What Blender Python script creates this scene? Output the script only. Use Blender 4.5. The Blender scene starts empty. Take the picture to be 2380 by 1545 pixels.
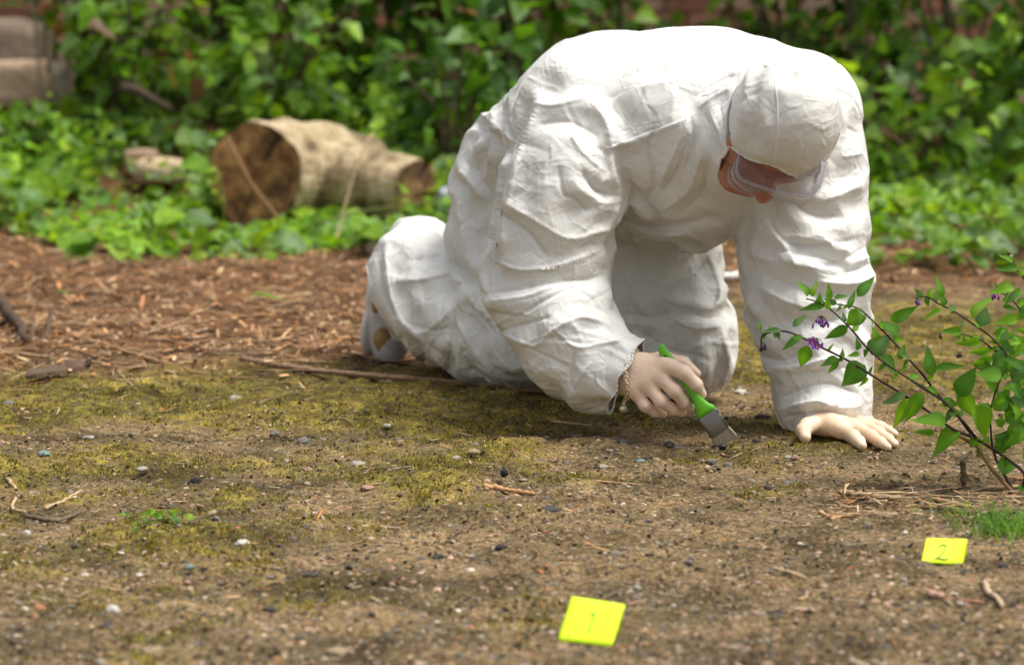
import bpy, math, random
import numpy as np
from mathutils import Vector, Matrix

# ------------------------------------------------------------------ camera, light, exposure
SC = bpy.context.scene
COL = SC.collection
FPX, CX, CY, YH, CAMH = 6430.0, 1189.5, 772.5, -100.0, 0.865
PITCH = math.atan((CY - YH) / FPX)
CP, SP = math.cos(PITCH), math.sin(PITCH)

cam_d = bpy.data.cameras.new('camera')
cam = bpy.data.objects.new('camera', cam_d)
COL.objects.link(cam)
cam.location = (0, 0, CAMH)
cam.rotation_euler = (math.radians(90) - PITCH, 0, 0)
cam_d.sensor_width = 36.0
cam_d.lens = 36.0 * FPX / 2379.0
cam_d.clip_start, cam_d.clip_end = 0.1, 500
cam_d.dof.use_dof = True
cam_d.dof.focus_distance = 4.78
cam_d.dof.aperture_fstop = 3.9
SC.camera = cam

SUN_EL, SUN_AZ = math.radians(66), math.radians(98)      # azimuth from +Y (away from the camera) towards +X
world = bpy.data.worlds.new('World')
SC.world = world
world.use_nodes = True
wn, wl = world.node_tree.nodes, world.node_tree.links
bg = wn['Background']
sky = wn.new('ShaderNodeTexSky')
sky.sky_type = 'NISHITA'
sky.sun_disc = False
sky.sun_elevation = SUN_EL
sky.sun_rotation = SUN_AZ
sky.air_density = 1.0
sky.dust_density = 5.0
sky.ozone_density = 0.6
hs = wn.new('ShaderNodeHueSaturation')
hs.inputs['Saturation'].default_value = 0.22
wl.new(sky.outputs[0], hs.inputs['Color'])
wl.new(hs.outputs[0], bg.inputs['Color'])
bg.inputs['Strength'].default_value = 0.13

sun_d = bpy.data.lights.new('sun', 'SUN')
sun_d.energy = 2.5
sun_d.angle = math.radians(26)
sun_d.color = (1.0, 0.955, 0.87)
sun = bpy.data.objects.new('sun', sun_d)
COL.objects.link(sun)
_sd = Vector((math.sin(SUN_AZ) * math.cos(SUN_EL), math.cos(SUN_AZ) * math.cos(SUN_EL), math.sin(SUN_EL)))
sun.rotation_euler = _sd.to_track_quat('Z', 'Y').to_euler()
sun.location = _sd * 20

SC.view_settings.view_transform = 'Standard'
SC.view_settings.look = 'None'
SC.view_settings.exposure = 0.52
SC.view_settings.gamma = 1.0
SC.render.engine = 'CYCLES'
SC.cycles.use_denoising = True
SC.cycles.max_bounces = 8
SC.cycles.transparent_max_bounces = 12

# ------------------------------------------------------------------ helpers
rng = np.random.default_rng(7)

def ray(px, py):
    xr, yu = (px - CX) / FPX, -(py - CY) / FPX
    return np.array([xr, CP + SP * yu, -SP + CP * yu])

def P(px, py, Y):
    d = ray(px, py)
    return np.array([0, 0, CAMH]) + d * (Y / d[1])

def PZ(px, py, z=0.0):
    d = ray(px, py)
    return np.array([0, 0, CAMH]) + d * ((z - CAMH) / d[2])

def R(rpx, Y):
    return rpx * Y / FPX

def nrm(v):
    v = np.asarray(v, float)
    return v / (np.linalg.norm(v) + 1e-12)

def smooth(a, b, x):
    t = np.clip((x - a) / (b - a), 0, 1)
    return t * t * (3 - 2 * t)

def _hash(ix, iy, iz, seed):
    n = (ix.astype(np.int64) * 374761393 + iy.astype(np.int64) * 668265263 + iz.astype(np.int64) * 2147483647 + seed * 974634777)
    n = (n ^ (n >> 13)) * 1274126177
    n = n ^ (n >> 16)
    return (n & 0xffff).astype(np.float64) / 65535.0

def vnoise(p, seed=0):
    p = np.asarray(p, float)
    i = np.floor(p).astype(np.int64)
    f = p - i
    u = f * f * (3 - 2 * f)
    r = 0
    for dx in (0, 1):
        wx = u[:, 0] if dx else 1 - u[:, 0]
        for dy in (0, 1):
            wy = u[:, 1] if dy else 1 - u[:, 1]
            for dz in (0, 1):
                wz = u[:, 2] if dz else 1 - u[:, 2]
                r = r + wx * wy * wz * _hash(i[:, 0] + dx, i[:, 1] + dy, i[:, 2] + dz, seed)
    return r

def fbm(p, octv=4, seed=0, gain=0.5):
    a, s, t = 1.0, 0.0, 0.0
    p = np.asarray(p, float)
    for o in range(octv):
        s = s + a * vnoise(p * (2.03 ** o) + o * 17.3, seed + o)
        t += a
        a *= gain
    return s / t

# ---- mesh helpers
def mesh_np(name, V, F, smooth_shade=True, col=None, attrs=None):
    """F: (n,k) int array or list of such arrays"""
    me = bpy.data.meshes.new(name)
    Fs = [np.asarray(f, np.int32) for f in (F if isinstance(F, list) else [F]) if len(f)]
    V = np.asarray(V, np.float32)
    me.vertices.add(len(V))
    me.vertices.foreach_set('co', V.ravel())
    nl = sum(f.size for f in Fs)
    npoly = sum(len(f) for f in Fs)
    me.loops.add(nl)
    me.loops.foreach_set('vertex_index', np.concatenate([f.ravel() for f in Fs]))
    me.polygons.add(npoly)
    tot = np.concatenate([np.full(len(f), f.shape[1], np.int32) for f in Fs])
    st = np.concatenate([[0], np.cumsum(tot)[:-1]]).astype(np.int32)
    me.polygons.foreach_set('loop_start', st)
    me.polygons.foreach_set('loop_total', tot)
    me.polygons.foreach_set('use_smooth', np.full(npoly, smooth_shade, bool))
    me.update(calc_edges=True)
    if col is not None:
        a = me.attributes.new('col', 'FLOAT_COLOR', 'POINT')
        c = np.ones((len(V), 4), np.float32)
        c[:, :3] = col
        a.data.foreach_set('color', c.ravel())
    for k, v in (attrs or {}).items():
        a = me.attributes.new(k, 'FLOAT', 'POINT')
        a.data.foreach_set('value', np.asarray(v, np.float32))
    return me

def link(name, me, mat=None, parent=None, loc=None):
    o = bpy.data.objects.new(name, me)
    COL.objects.link(o)
    if mat is not None and me is not None and len(me.materials) == 0:
        me.materials.append(mat)
    if parent is not None:
        o.parent = parent
        o.matrix_parent_inverse = Matrix.Translation(-parent.location)
    if loc is not None:
        o.location = loc
    return o

def empty(name, loc):
    o = bpy.data.objects.new(name, None)
    COL.objects.link(o)
    o.location = loc
    o.empty_display_size = 0.05
    return o

def tag(o, label=None, cat=None, group=None, kind=None):
    if label: o['label'] = label
    if cat: o['category'] = cat
    if group: o['group'] = group
    if kind: o['kind'] = kind
    return o

def centre(o):
    """move a mesh object's origin to the base of its geometry"""
    me = o.data
    n = len(me.vertices)
    a = np.empty(n * 3, np.float32)
    me.vertices.foreach_get('co', a)
    a = a.reshape(-1, 3)
    c = np.array([a[:, 0].mean(), a[:, 1].mean(), a[:, 2].min()], np.float32)
    me.vertices.foreach_set('co', (a - c).ravel())
    me.update()
    o.location = Vector(c.tolist()) + o.location
    return o

class MB:
    """collects vertex / face blocks into one mesh"""
    def __init__(s):
        s.V, s.F3, s.F4, s.C, s.n = [], [], [], [], 0
    def add(s, V, F, c=None):
        V = np.asarray(V, float)
        s.V.append(V)
        for f in F:
            if len(f) == 3: s.F3.append([i + s.n for i in f])
            elif len(f) == 4: s.F4.append([i + s.n for i in f])
            else:
                for k in range(1, len(f) - 1):
                    s.F3.append([f[0] + s.n, f[k] + s.n, f[k + 1] + s.n])
        s.C.append(np.tile(np.array(c if c is not None else (1, 1, 1), float), (len(V), 1)))
        s.n += len(V)
        return s
    def tube(s, pts, rad, n=6, c=None, caps=True):
        V, F = tube_geo(pts, rad, n, caps)
        return s.add(V, F, c)
    def box(s, c0, ax, ay, az, c=None):
        c0, ax, ay, az = [np.asarray(q, float) for q in (c0, ax, ay, az)]
        V = [c0 + i * ax + j * ay + k * az for i in (-1, 1) for j in (-1, 1) for k in (-1, 1)]
        F = [(0, 1, 3, 2), (4, 6, 7, 5), (0, 4, 5, 1), (2, 3, 7, 6), (0, 2, 6, 4), (1, 5, 7, 3)]
        if np.dot(np.cross(ax, ay), az) < 0: F = [f[::-1] for f in F]
        return s.add(V, F, c)
    def mesh(s, name, sm=True):
        return mesh_np(name, np.concatenate(s.V), [np.array(s.F3, np.int32).reshape(-1, 3), np.array(s.F4, np.int32).reshape(-1, 4)], sm, np.concatenate(s.C))
    def build(s, name, mat, parent=None, sm=True):
        return link(name, s.mesh(name, sm), mat, parent)

def tube_geo(pts, rad, n=6, caps=True):
    pts = np.asarray(pts, float)
    m = len(pts)
    rad = np.broadcast_to(np.asarray(rad, float), (m,)) if np.ndim(rad) < 2 else rad
    T = np.gradient(pts, axis=0)
    T /= np.linalg.norm(T, axis=1)[:, None] + 1e-12
    ref = np.array([0, 0, 1.0]) if abs(T[0][2]) < 0.9 else np.array([1.0, 0, 0])
    N = nrm(np.cross(T[0], ref))
    V = []
    for i in range(m):
        N = nrm(N - T[i] * np.dot(N, T[i]))
        B = np.cross(T[i], N)
        for k in range(n):
            a = 2 * math.pi * k / n
            V.append(pts[i] + rad[i] * (math.cos(a) * N + math.sin(a) * B))
    F = []
    for i in range(m - 1):
        for k in range(n):
            F.append((i * n + k, i * n + (k + 1) % n, (i + 1) * n + (k + 1) % n, (i + 1) * n + k))
    if caps:
        V.append(pts[0]); V.append(pts[-1])
        a, b = m * n, m * n + 1
        for k in range(n):
            F.append((a, (k + 1) % n, k))
            F.append((b, (m - 1) * n + k, (m - 1) * n + (k + 1) % n))
    return np.array(V), F

def spline(pts, n=24):
    """Catmull-Rom through pts (any dimension)"""
    p = np.asarray(pts, float)
    if len(p) == 2:
        t = np.linspace(0, 1, n)[:, None]
        return p[0] * (1 - t) + p[1] * t
    q = np.vstack([2 * p[0] - p[1], p, 2 * p[-1] - p[-2]])
    out = []
    t = np.linspace(0, len(p) - 1, n)
    for u in t:
        i = min(int(u), len(p) - 2)
        f = u - i
        a, b, c, d = q[i], q[i + 1], q[i + 2], q[i + 3]
        out.append(0.5 * ((2 * b) + (c - a) * f + (2 * a - 5 * b + 4 * c - d) * f * f + (3 * b - a - 3 * c + d) * f ** 3))
    return np.array(out)

def rot_rand(n, tilt=1.0, r=None):
    """n rotation matrices; tilt limits how far local z leans from world z (radians)"""
    r = r or rng
    yaw = r.uniform(0, 2 * math.pi, n)
    ta = r.uniform(0, 2 * math.pi, n)
    tl = np.abs(r.normal(0, tilt, n))
    cz, sz = np.cos(yaw), np.sin(yaw)
    Z = np.zeros(n)
    Rz = np.stack([np.stack([cz, -sz, Z], -1), np.stack([sz, cz, Z], -1), np.stack([Z, Z, Z + 1], -1)], 1)
    ax = np.stack([np.cos(ta), np.sin(ta), Z], -1)
    c, s = np.cos(tl), np.sin(tl)
    K = np.zeros((n, 3, 3))
    K[:, 0, 2] = ax[:, 1]; K[:, 1, 2] = -ax[:, 0]; K[:, 2, 0] = -ax[:, 1]; K[:, 2, 1] = ax[:, 0]
    I = np.eye(3)[None]
    Rt = I + s[:, None, None] * K + (1 - c)[:, None, None] * (K @ K)
    return Rt @ Rz

def scatter(name, proto, pos, rot, scl, col, mat, sm=False, attrs=None, vmul=None):
    """many copies of a prototype (V,F list) as one mesh.  scl (n,3)"""
    PV, PF = proto
    PV = np.asarray(PV, float)
    n, m = len(pos), len(PV)
    V = PV[None] * scl[:, None, :]
    V = np.einsum('nij,nmj->nmi', rot, V) + pos[:, None, :]
    C = np.repeat(col[:, None, :], m, 1)
    if vmul is not None: C = C * vmul[None, :, None]
    Fs = []
    for k in (3, 4):
        f = np.array([q for q in PF if len(q) == k], np.int64)
        if len(f):
            Fs.append((f[None] + (np.arange(n) * m)[:, None, None]).reshape(-1, k))
    return mesh_np(name, V.reshape(-1, 3), Fs, sm, C.reshape(-1, 3))

# ---- signed distance fields
def cone(a, b, ra, rb):
    return ('c', np.asarray(a, float), np.asarray(b, float), ra, rb)

def ell(c, Rm, s):
    return ('e', np.asarray(c, float), np.asarray(Rm, float), np.asarray(s, float))

def sd_prim(p, q):
    if q[0] == 'c':
        _, a, b, ra, rb = q
        ab = (b - a).astype(np.float32)
        pa = p - a.astype(np.float32)
        t = np.clip(pa @ ab / (ab @ ab + 1e-12), 0, 1)
        d = pa - t[:, None] * ab
        return np.sqrt((d * d).sum(1)) - (ra + t * (rb - ra))
    _, c, Rm, s = q
    l = (p - c.astype(np.float32)) @ Rm.astype(np.float32)
    k0 = np.sqrt(((l / s) ** 2).sum(1)) + 1e-9
    k1 = np.sqrt(((l / (s * s)) ** 2).sum(1)) + 1e-9
    return k0 * (k0 - 1) / k1

def smin(a, b, k):
    h = np.maximum(k - np.abs(a - b), 0) / k
    return np.minimum(a, b) - h * h * k * 0.25

def sdf_group(prims, k):
    def f(p):
        d = sd_prim(p, prims[0])
        for q in prims[1:]:
            d = smin(d, sd_prim(p, q), k)
        return d
    return f

def chain(pts, k=None):
    """pts: list of (xyz, r) -> cones"""
    return [cone(pts[i][0], pts[i + 1][0], pts[i][1], pts[i + 1][1]) for i in range(len(pts) - 1)]

def grid_sdf(f, lo, hi, h, block=6):
    lo = np.asarray(lo, float); hi = np.asarray(hi, float)
    nb = np.ceil((hi - lo) / (h * block)).astype(int)
    n = nb * block
    ax = [lo[i] + h * block * (np.arange(nb[i]) + 0.5) - h * 0.5 for i in range(3)]
    cpt = np.stack(np.meshgrid(*ax, indexing='ij'), -1).reshape(-1, 3).astype(np.float32)
    cd = f(cpt)
    F = np.repeat(np.repeat(np.repeat(np.sign(cd).reshape(nb), block, 0), block, 1), block, 2).astype(np.float32)
    F = F * h * 4
    act = np.where(np.abs(cd) < h * block * 1.35)[0]
    bi = np.stack(np.unravel_index(act, nb), -1) * block
    loc = np.stack(np.meshgrid(*[np.arange(block)] * 3, indexing='ij'), -1).reshape(-1, 3)
    ii = (bi[:, None, :] + loc[None]).reshape(-1, 3)
    pp = (lo + ii * h).astype(np.float32)
    vals = np.empty(len(pp), np.float32)
    for s in range(0, len(pp), 400000):
        vals[s:s + 400000] = f(pp[s:s + 400000])
    F[ii[:, 0], ii[:, 1], ii[:, 2]] = vals
    return F, lo

def surface_nets(F, lo, h):
    s = F < 0
    c = np.zeros(np.array(F.shape) - 1, np.int8)
    sl = [slice(0, -1), slice(1, None)]
    for i in (0, 1):
        for j in (0, 1):
            for k in (0, 1):
                c += s[sl[i], sl[j], sl[k]]
    A = np.argwhere((c > 0) & (c < 8))
    idx = -np.ones(c.shape, np.int64)
    idx[A[:, 0], A[:, 1], A[:, 2]] = np.arange(len(A))
    acc = np.zeros((len(A), 3)); cnt = np.zeros(len(A))
    cs = [(i, j, k) for i in (0, 1) for j in (0, 1) for k in (0, 1)]
    for a in cs:
        for ax in range(3):
            if a[ax] == 1: continue
            b = list(a); b[ax] = 1
            fa = F[A[:, 0] + a[0], A[:, 1] + a[1], A[:, 2] + a[2]]
            fb = F[A[:, 0] + b[0], A[:, 1] + b[1], A[:, 2] + b[2]]
            m = (fa < 0) != (fb < 0)
            t = np.where(m, fa / np.where(m, fa - fb, 1), 0)
            for q in range(3):
                acc[:, q] += np.where(m, a[q] + (t if q == ax else 0), 0)
            cnt += m
    V = lo + (A + acc / cnt[:, None]) * h
    Q = []
    for ax in range(3):
        o1, o2 = [(1, 2), (2, 0), (0, 1)][ax]
        s0 = [slice(None)] * 3; s1 = [slice(None)] * 3
        s0[ax] = slice(0, -1); s1[ax] = slice(1, None)
        for o in (o1, o2):
            s0[o] = slice(1, -1); s1[o] = slice(1, -1)
        d = s[tuple(s0)].astype(np.int8) - s[tuple(s1)].astype(np.int8)
        E = np.argwhere(d != 0)
        sg = d[E[:, 0], E[:, 1], E[:, 2]]
        base = E.copy()
        base[:, o1] += 1; base[:, o2] += 1
        def cell(d1, d2):
            b = base.copy(); b[:, o1] -= d1; b[:, o2] -= d2
            return idx[b[:, 0], b[:, 1], b[:, 2]]
        q = np.stack([cell(1, 1), cell(0, 1), cell(0, 0), cell(1, 0)], -1)
        q[sg < 0] = q[sg < 0][:, ::-1]
        Q.append(q)
    Q = np.concatenate(Q)
    Q = Q[(Q >= 0).all(1)]
    return V, Q

def edges_of(Q):
    k = Q.shape[1]
    E = np.concatenate([Q[:, [i, (i + 1) % k]] for i in range(k)])
    E = np.unique(np.sort(E, 1), axis=0)
    return E

def scatter_add(idx, val, n):
    return np.stack([np.bincount(idx, val[:, i], n) for i in range(3)], -1)

def lap_smooth(V, E, it, lam=0.5):
    n = len(V)
    ii = np.concatenate([E[:, 0], E[:, 1]]); jj = np.concatenate([E[:, 1], E[:, 0]])
    deg = np.bincount(ii, minlength=n)[:, None] + 1e-9
    for _ in range(it):
        V = V + lam * (scatter_add(ii, V[jj], n) / deg - V)
    return V

def vnormals(V, Q):
    fn = np.cross(V[Q[:, 2]] - V[Q[:, 0]], V[Q[:, 3]] - V[Q[:, 1]])
    N = np.zeros_like(V)
    for k in range(4):
        N += scatter_add(Q[:, k], fn, len(V))
    return N / (np.linalg.norm(N, axis=1)[:, None] + 1e-12)

def subdivide(V, Q):
    E = np.sort(np.concatenate([Q[:, [i, (i + 1) % 4]] for i in range(4)]), 1)
    U, inv = np.unique(E, axis=0, return_inverse=True)
    inv = inv.reshape(4, -1)
    n, m = len(V), len(U)
    em = V[U].mean(1); fm = V[Q].mean(1)
    e = inv + n
    f = np.arange(len(Q)) + n + m
    Q2 = np.concatenate([np.stack([Q[:, i], e[i], f, e[(i + 3) % 4]], -1) for i in range(4)])
    return np.vstack([V, em, fm]), Q2

def facet(V, Q, it_n=8, it_v=12, sig=0.22, keep=0.25):
    """bilateral normal filter: soft undulations turn into flat facets that meet in creases"""
    nf, n = len(Q), len(V)
    def fnorm(V):
        f = np.cross(V[Q[:, 2]] - V[Q[:, 0]], V[Q[:, 3]] - V[Q[:, 1]])
        return f / (np.linalg.norm(f, axis=1)[:, None] + 1e-12)
    Ed = np.sort(np.concatenate([Q[:, [i, (i + 1) % 4]] for i in range(4)]), 1)
    fi = np.tile(np.arange(nf), 4)
    key = Ed[:, 0] * n + Ed[:, 1]
    o = np.argsort(key, kind='stable'); ks = key[o]; fs = fi[o]
    m = ks[:-1] == ks[1:]
    a, b = fs[:-1][m], fs[1:][m]
    ii, jj = np.concatenate([a, b]), np.concatenate([b, a])
    N0 = fnorm(V); N = N0.copy()
    for _ in range(it_n):
        w = np.exp(-((N[ii] - N[jj]) ** 2).sum(1) / (2 * sig * sig))
        N = N + scatter_add(ii, N[jj] * w[:, None], nf)
        N /= np.linalg.norm(N, axis=1)[:, None] + 1e-12
    N = N * (1 - keep) + N0 * keep
    N /= np.linalg.norm(N, axis=1)[:, None] + 1e-12
    vi = Q.T.ravel(); ff = np.tile(np.arange(nf), 4)
    deg = np.bincount(vi, minlength=n)[:, None] + 1e-9
    for _ in range(it_v):
        c = V[Q].mean(1)
        d = (N[ff] * (c[ff] - V[vi])).sum(1)
        V = V + 0.8 * scatter_add(vi, N[ff] * d[:, None], n) / deg
    return V

def compact(V, Q, extra=()):
    u = np.unique(Q)
    mp = -np.ones(len(V), np.int64); mp[u] = np.arange(len(u))
    return (V[u], mp[Q]) + tuple(x[u] for x in extra)

def sdf_mesh(f, lo, hi, h, sm=2):
    F, l = grid_sdf(f, lo, hi, h)
    V, Q = surface_nets(F, l, h)
    if sm: V = lap_smooth(V, edges_of(Q), sm, 0.4)
    return V, Q

# ---- materials
def new_mat(name):
    m = bpy.data.materials.new(name)
    m.use_nodes = True
    nt = m.node_tree
    return m, nt, nt.nodes['Principled BSDF'], nt.nodes['Material Output']

def nd(nt, typ, **kw):
    n = nt.nodes.new(typ)
    for k, v in kw.items():
        if k in n.inputs: n.inputs[k].default_value = v
        else: setattr(n, k, v)
    return n

def noise(nt, scale, detail=4, rough=0.55, vec=None, dist=0.0):
    n = nd(nt, 'ShaderNodeTexNoise', Scale=scale, Detail=detail, Roughness=rough, Distortion=dist)
    if vec is not None: nt.links.new(vec, n.inputs['Vector'])
    return n

def ramp(nt, src, stops, interp='LINEAR'):
    r = nt.nodes.new('ShaderNodeValToRGB')
    r.color_ramp.interpolation = interp
    e = r.color_ramp.elements
    while len(e) < len(stops): e.new(0.5)
    for i, (p, c) in enumerate(stops):
        e[i].position = p
        e[i].color = (*c, 1) if len(c) == 3 else c
    nt.links.new(src, r.inputs[0])
    return r.outputs[0]

def mixc(nt, fac, a, b, mode='MIX'):
    m = nt.nodes.new('ShaderNodeMix')
    m.data_type = 'RGBA'; m.blend_type = mode
    for s, i in ((fac, 0), (a, 6), (b, 7)):
        if isinstance(s, (int, float)): m.inputs[i].default_value = s
        elif isinstance(s, tuple): m.inputs[i].default_value = (*s, 1)
        else: nt.links.new(s, m.inputs[i])
    return m.outputs[2]

def math_n(nt, op, a, b=None):
    m = nt.nodes.new('ShaderNodeMath'); m.operation = op
    for i, s in enumerate((a, b)):
        if s is None: continue
        if isinstance(s, (int, float)): m.inputs[i].default_value = s
        else: nt.links.new(s, m.inputs[i])
    return m.outputs[0]

def bump(nt, h, strength, dist, prev=None):
    b = nd(nt, 'ShaderNodeBump', Strength=strength, Distance=dist)
    nt.links.new(h, b.inputs['Height'])
    if prev is not None: nt.links.new(prev, b.inputs['Normal'])
    return b.outputs[0]

def coords(nt, which='Object'):
    return nt.nodes.new('ShaderNodeTexCoord').outputs[which]

def attr(nt, name, out='Color'):
    a = nt.nodes.new('ShaderNodeAttribute'); a.attribute_name = name
    return a.outputs[out]

def mat_plain(name, col, rough=0.6, var=0.15, scale=30, bmp=0.0, metal=0.0, bscale=None):
    m, nt, b, o = new_mat(name)
    v = coords(nt)
    n = noise(nt, scale, 5, 0.6, v)
    c = mixc(nt, n.outputs[0], tuple(x * (1 - var) for x in col), tuple(min(1, x * (1 + var)) for x in col))
    nt.links.new(c, b.inputs['Base Color'])
    b.inputs['Roughness'].default_value = rough
    b.inputs['Metallic'].default_value = metal
    if bmp:
        n2 = noise(nt, bscale or scale * 4, 5, 0.6, v)
        nt.links.new(bump(nt, n2.outputs[0], 0.6, bmp), b.inputs['Normal'])
    return m

def mat_vcol(name, rough=0.8, var=0.25, scale=120, bmp=0.0, trans=0.0, spec=0.3):
    """colour from the 'col' attribute times fine noise; trans = translucent share"""
    m, nt, b, o = new_mat(name)
    v = coords(nt)
    n = noise(nt, scale, 4, 0.6, v)
    f = ramp(nt, n.outputs[0], [(0.3, (1 - var,) * 3), (0.7, (1 + var,) * 3)])
    c = mixc(nt, 1.0, attr(nt, 'col'), f, 'MULTIPLY')
    nt.links.new(c, b.inputs['Base Color'])
    b.inputs['Roughness'].default_value = rough
    b.inputs['Specular IOR Level'].default_value = spec
    if bmp:
        nt.links.new(bump(nt, n.outputs[0], 0.7, bmp), b.inputs['Normal'])
    if trans:
        t = nt.nodes.new('ShaderNodeBsdfTranslucent')
        c2 = mixc(nt, 1.0, c, (1.5, 1.45, 0.7), 'MULTIPLY')
        nt.links.new(c2, t.inputs['Color'])
        mx = nt.nodes.new('ShaderNodeMixShader'); mx.inputs[0].default_value = trans
        nt.links.new(b.outputs[0], mx.inputs[1]); nt.links.new(t.outputs[0], mx.inputs[2])
        nt.links.new(mx.outputs[0], o.inputs['Surface'])
    return m
# ------------------------------------------------------------------ ground
def terrain(x, y):
    """height of the ground sheet"""
    p = np.stack([x, y, np.zeros_like(x)], -1)
    z = 0.022 * (fbm(p * 1.3, 3, 40) - 0.5) + 0.010 * (fbm(p * 6, 3, 41) - 0.5)
    near_person = np.exp(-(((x - 0.25) / 0.75) ** 2 + ((y - 5.35) / 0.75) ** 2) * 1.2)
    z = z * (1 - 0.75 * near_person)
    z = z + 0.30 * smooth(8.4, 11.0, y + 0.15 * x) * smooth(1.3, 0.2, x) + 0.12 * smooth(9.0, 11.5, y) * smooth(0.2, 1.5, x)
    return z - 0.006

def masks(x, y):
    p = np.stack([x, y, np.zeros_like(x)], -1)
    n1 = fbm(p * 2.2, 4, 50); n2 = fbm(p * 7.0, 4, 51); n3 = fbm(p * 1.1, 3, 52)
    # moss: a broad band in front of the knees, a second one behind the right hand
    band = np.exp(-((y - (5.36 - 0.05 * x)) / 0.40) ** 2) * smooth(0.45, -0.1, x) + 0.75 * np.exp(-((y - 6.2) / 0.7) ** 2) * smooth(0.35, 0.6, x)
    moss = smooth(0.36, 0.62, n1 * 0.5 + n2 * 0.5 + 0.24 * band - 0.13 * smooth(4.9, 4.2, y) - 0.22 * smooth(6.6, 7.4, y) - 0.13 * smooth(-0.1, 0.35, x) * smooth(5.5, 5.1, y))
    # wood-chip litter on the left behind, thin leaf litter at the foot of the hedge on the right
    edge = 5.72 + 0.18 * (n3 - 0.5) * 2 + 0.05 * np.maximum(x + 0.3, 0) * 4
    lit = smooth(edge - 0.10, edge + 0.45, y + 0.5 * (n2 - 0.5)) * smooth(0.35, -0.25, x)
    lit = np.maximum(lit, smooth(7.0, 7.6, y + 0.7 * (n2 - 0.5)) * 0.9)
    pale = smooth(0.50, 0.66, n3) * smooth(4.6, 4.0, y) + 0.9 * np.exp(-((y - 6.95) / 0.35) ** 2) * smooth(0.5, 0.9, x)
    return moss * (1 - lit), lit, pale * (1 - lit)

def axis_lines(lo, hi, step, far_lo, far_hi):
    a = [lo]
    while a[-1] < hi:
        a.append(a[-1] + step(a[-1]))
    s = step(a[-1]) * 1.3
    while a[-1] < far_hi:
        a.append(a[-1] + s); s *= 1.35
    b = [lo]; s = step(lo) * 1.3
    while b[-1] > far_lo:
        b.append(b[-1] - s); s *= 1.35
    return np.array(b[:0:-1] + a)
gx = axis_lines(-1.75, 2.0, lambda v: 0.011, -160, 160)
gy = axis_lines(3.15, 9.5, lambda v: 0.0085 * (v / 4.0) ** 1.6, -60, 220)
GX, GY = np.meshgrid(gx, gy, indexing='ij')
gxf, gyf = GX.ravel(), GY.ravel()
gz_ = terrain(gxf, gyf)
pgr = np.stack([gxf, gyf, np.zeros_like(gxf)], -1)
mo, li, pa = masks(gxf, gyf)
fine = (np.abs(gxf) < 2.2) & (gyf > 3) & (gyf < 9.6)
gz_ = gz_ + np.where(fine, 0.006 * (fbm(pgr * 38, 3, 44) - 0.45) + 0.010 * mo * smooth(0.4, 0.7, fbm(pgr * 16, 2, 45)), 0)
cl = fbm(pgr * 11, 3, 47)
gz_ = gz_ + np.where(fine, 0.012 * smooth(0.60, 0.75, cl) - 0.008 * smooth(0.40, 0.28, cl), 0)
nx_, ny_ = GX.shape
ids = np.arange(nx_ * ny_).reshape(nx_, ny_)
Qg_ = np.stack([ids[:-1, :-1], ids[1:, :-1], ids[1:, 1:], ids[:-1, 1:]], -1).reshape(-1, 4)

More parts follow.
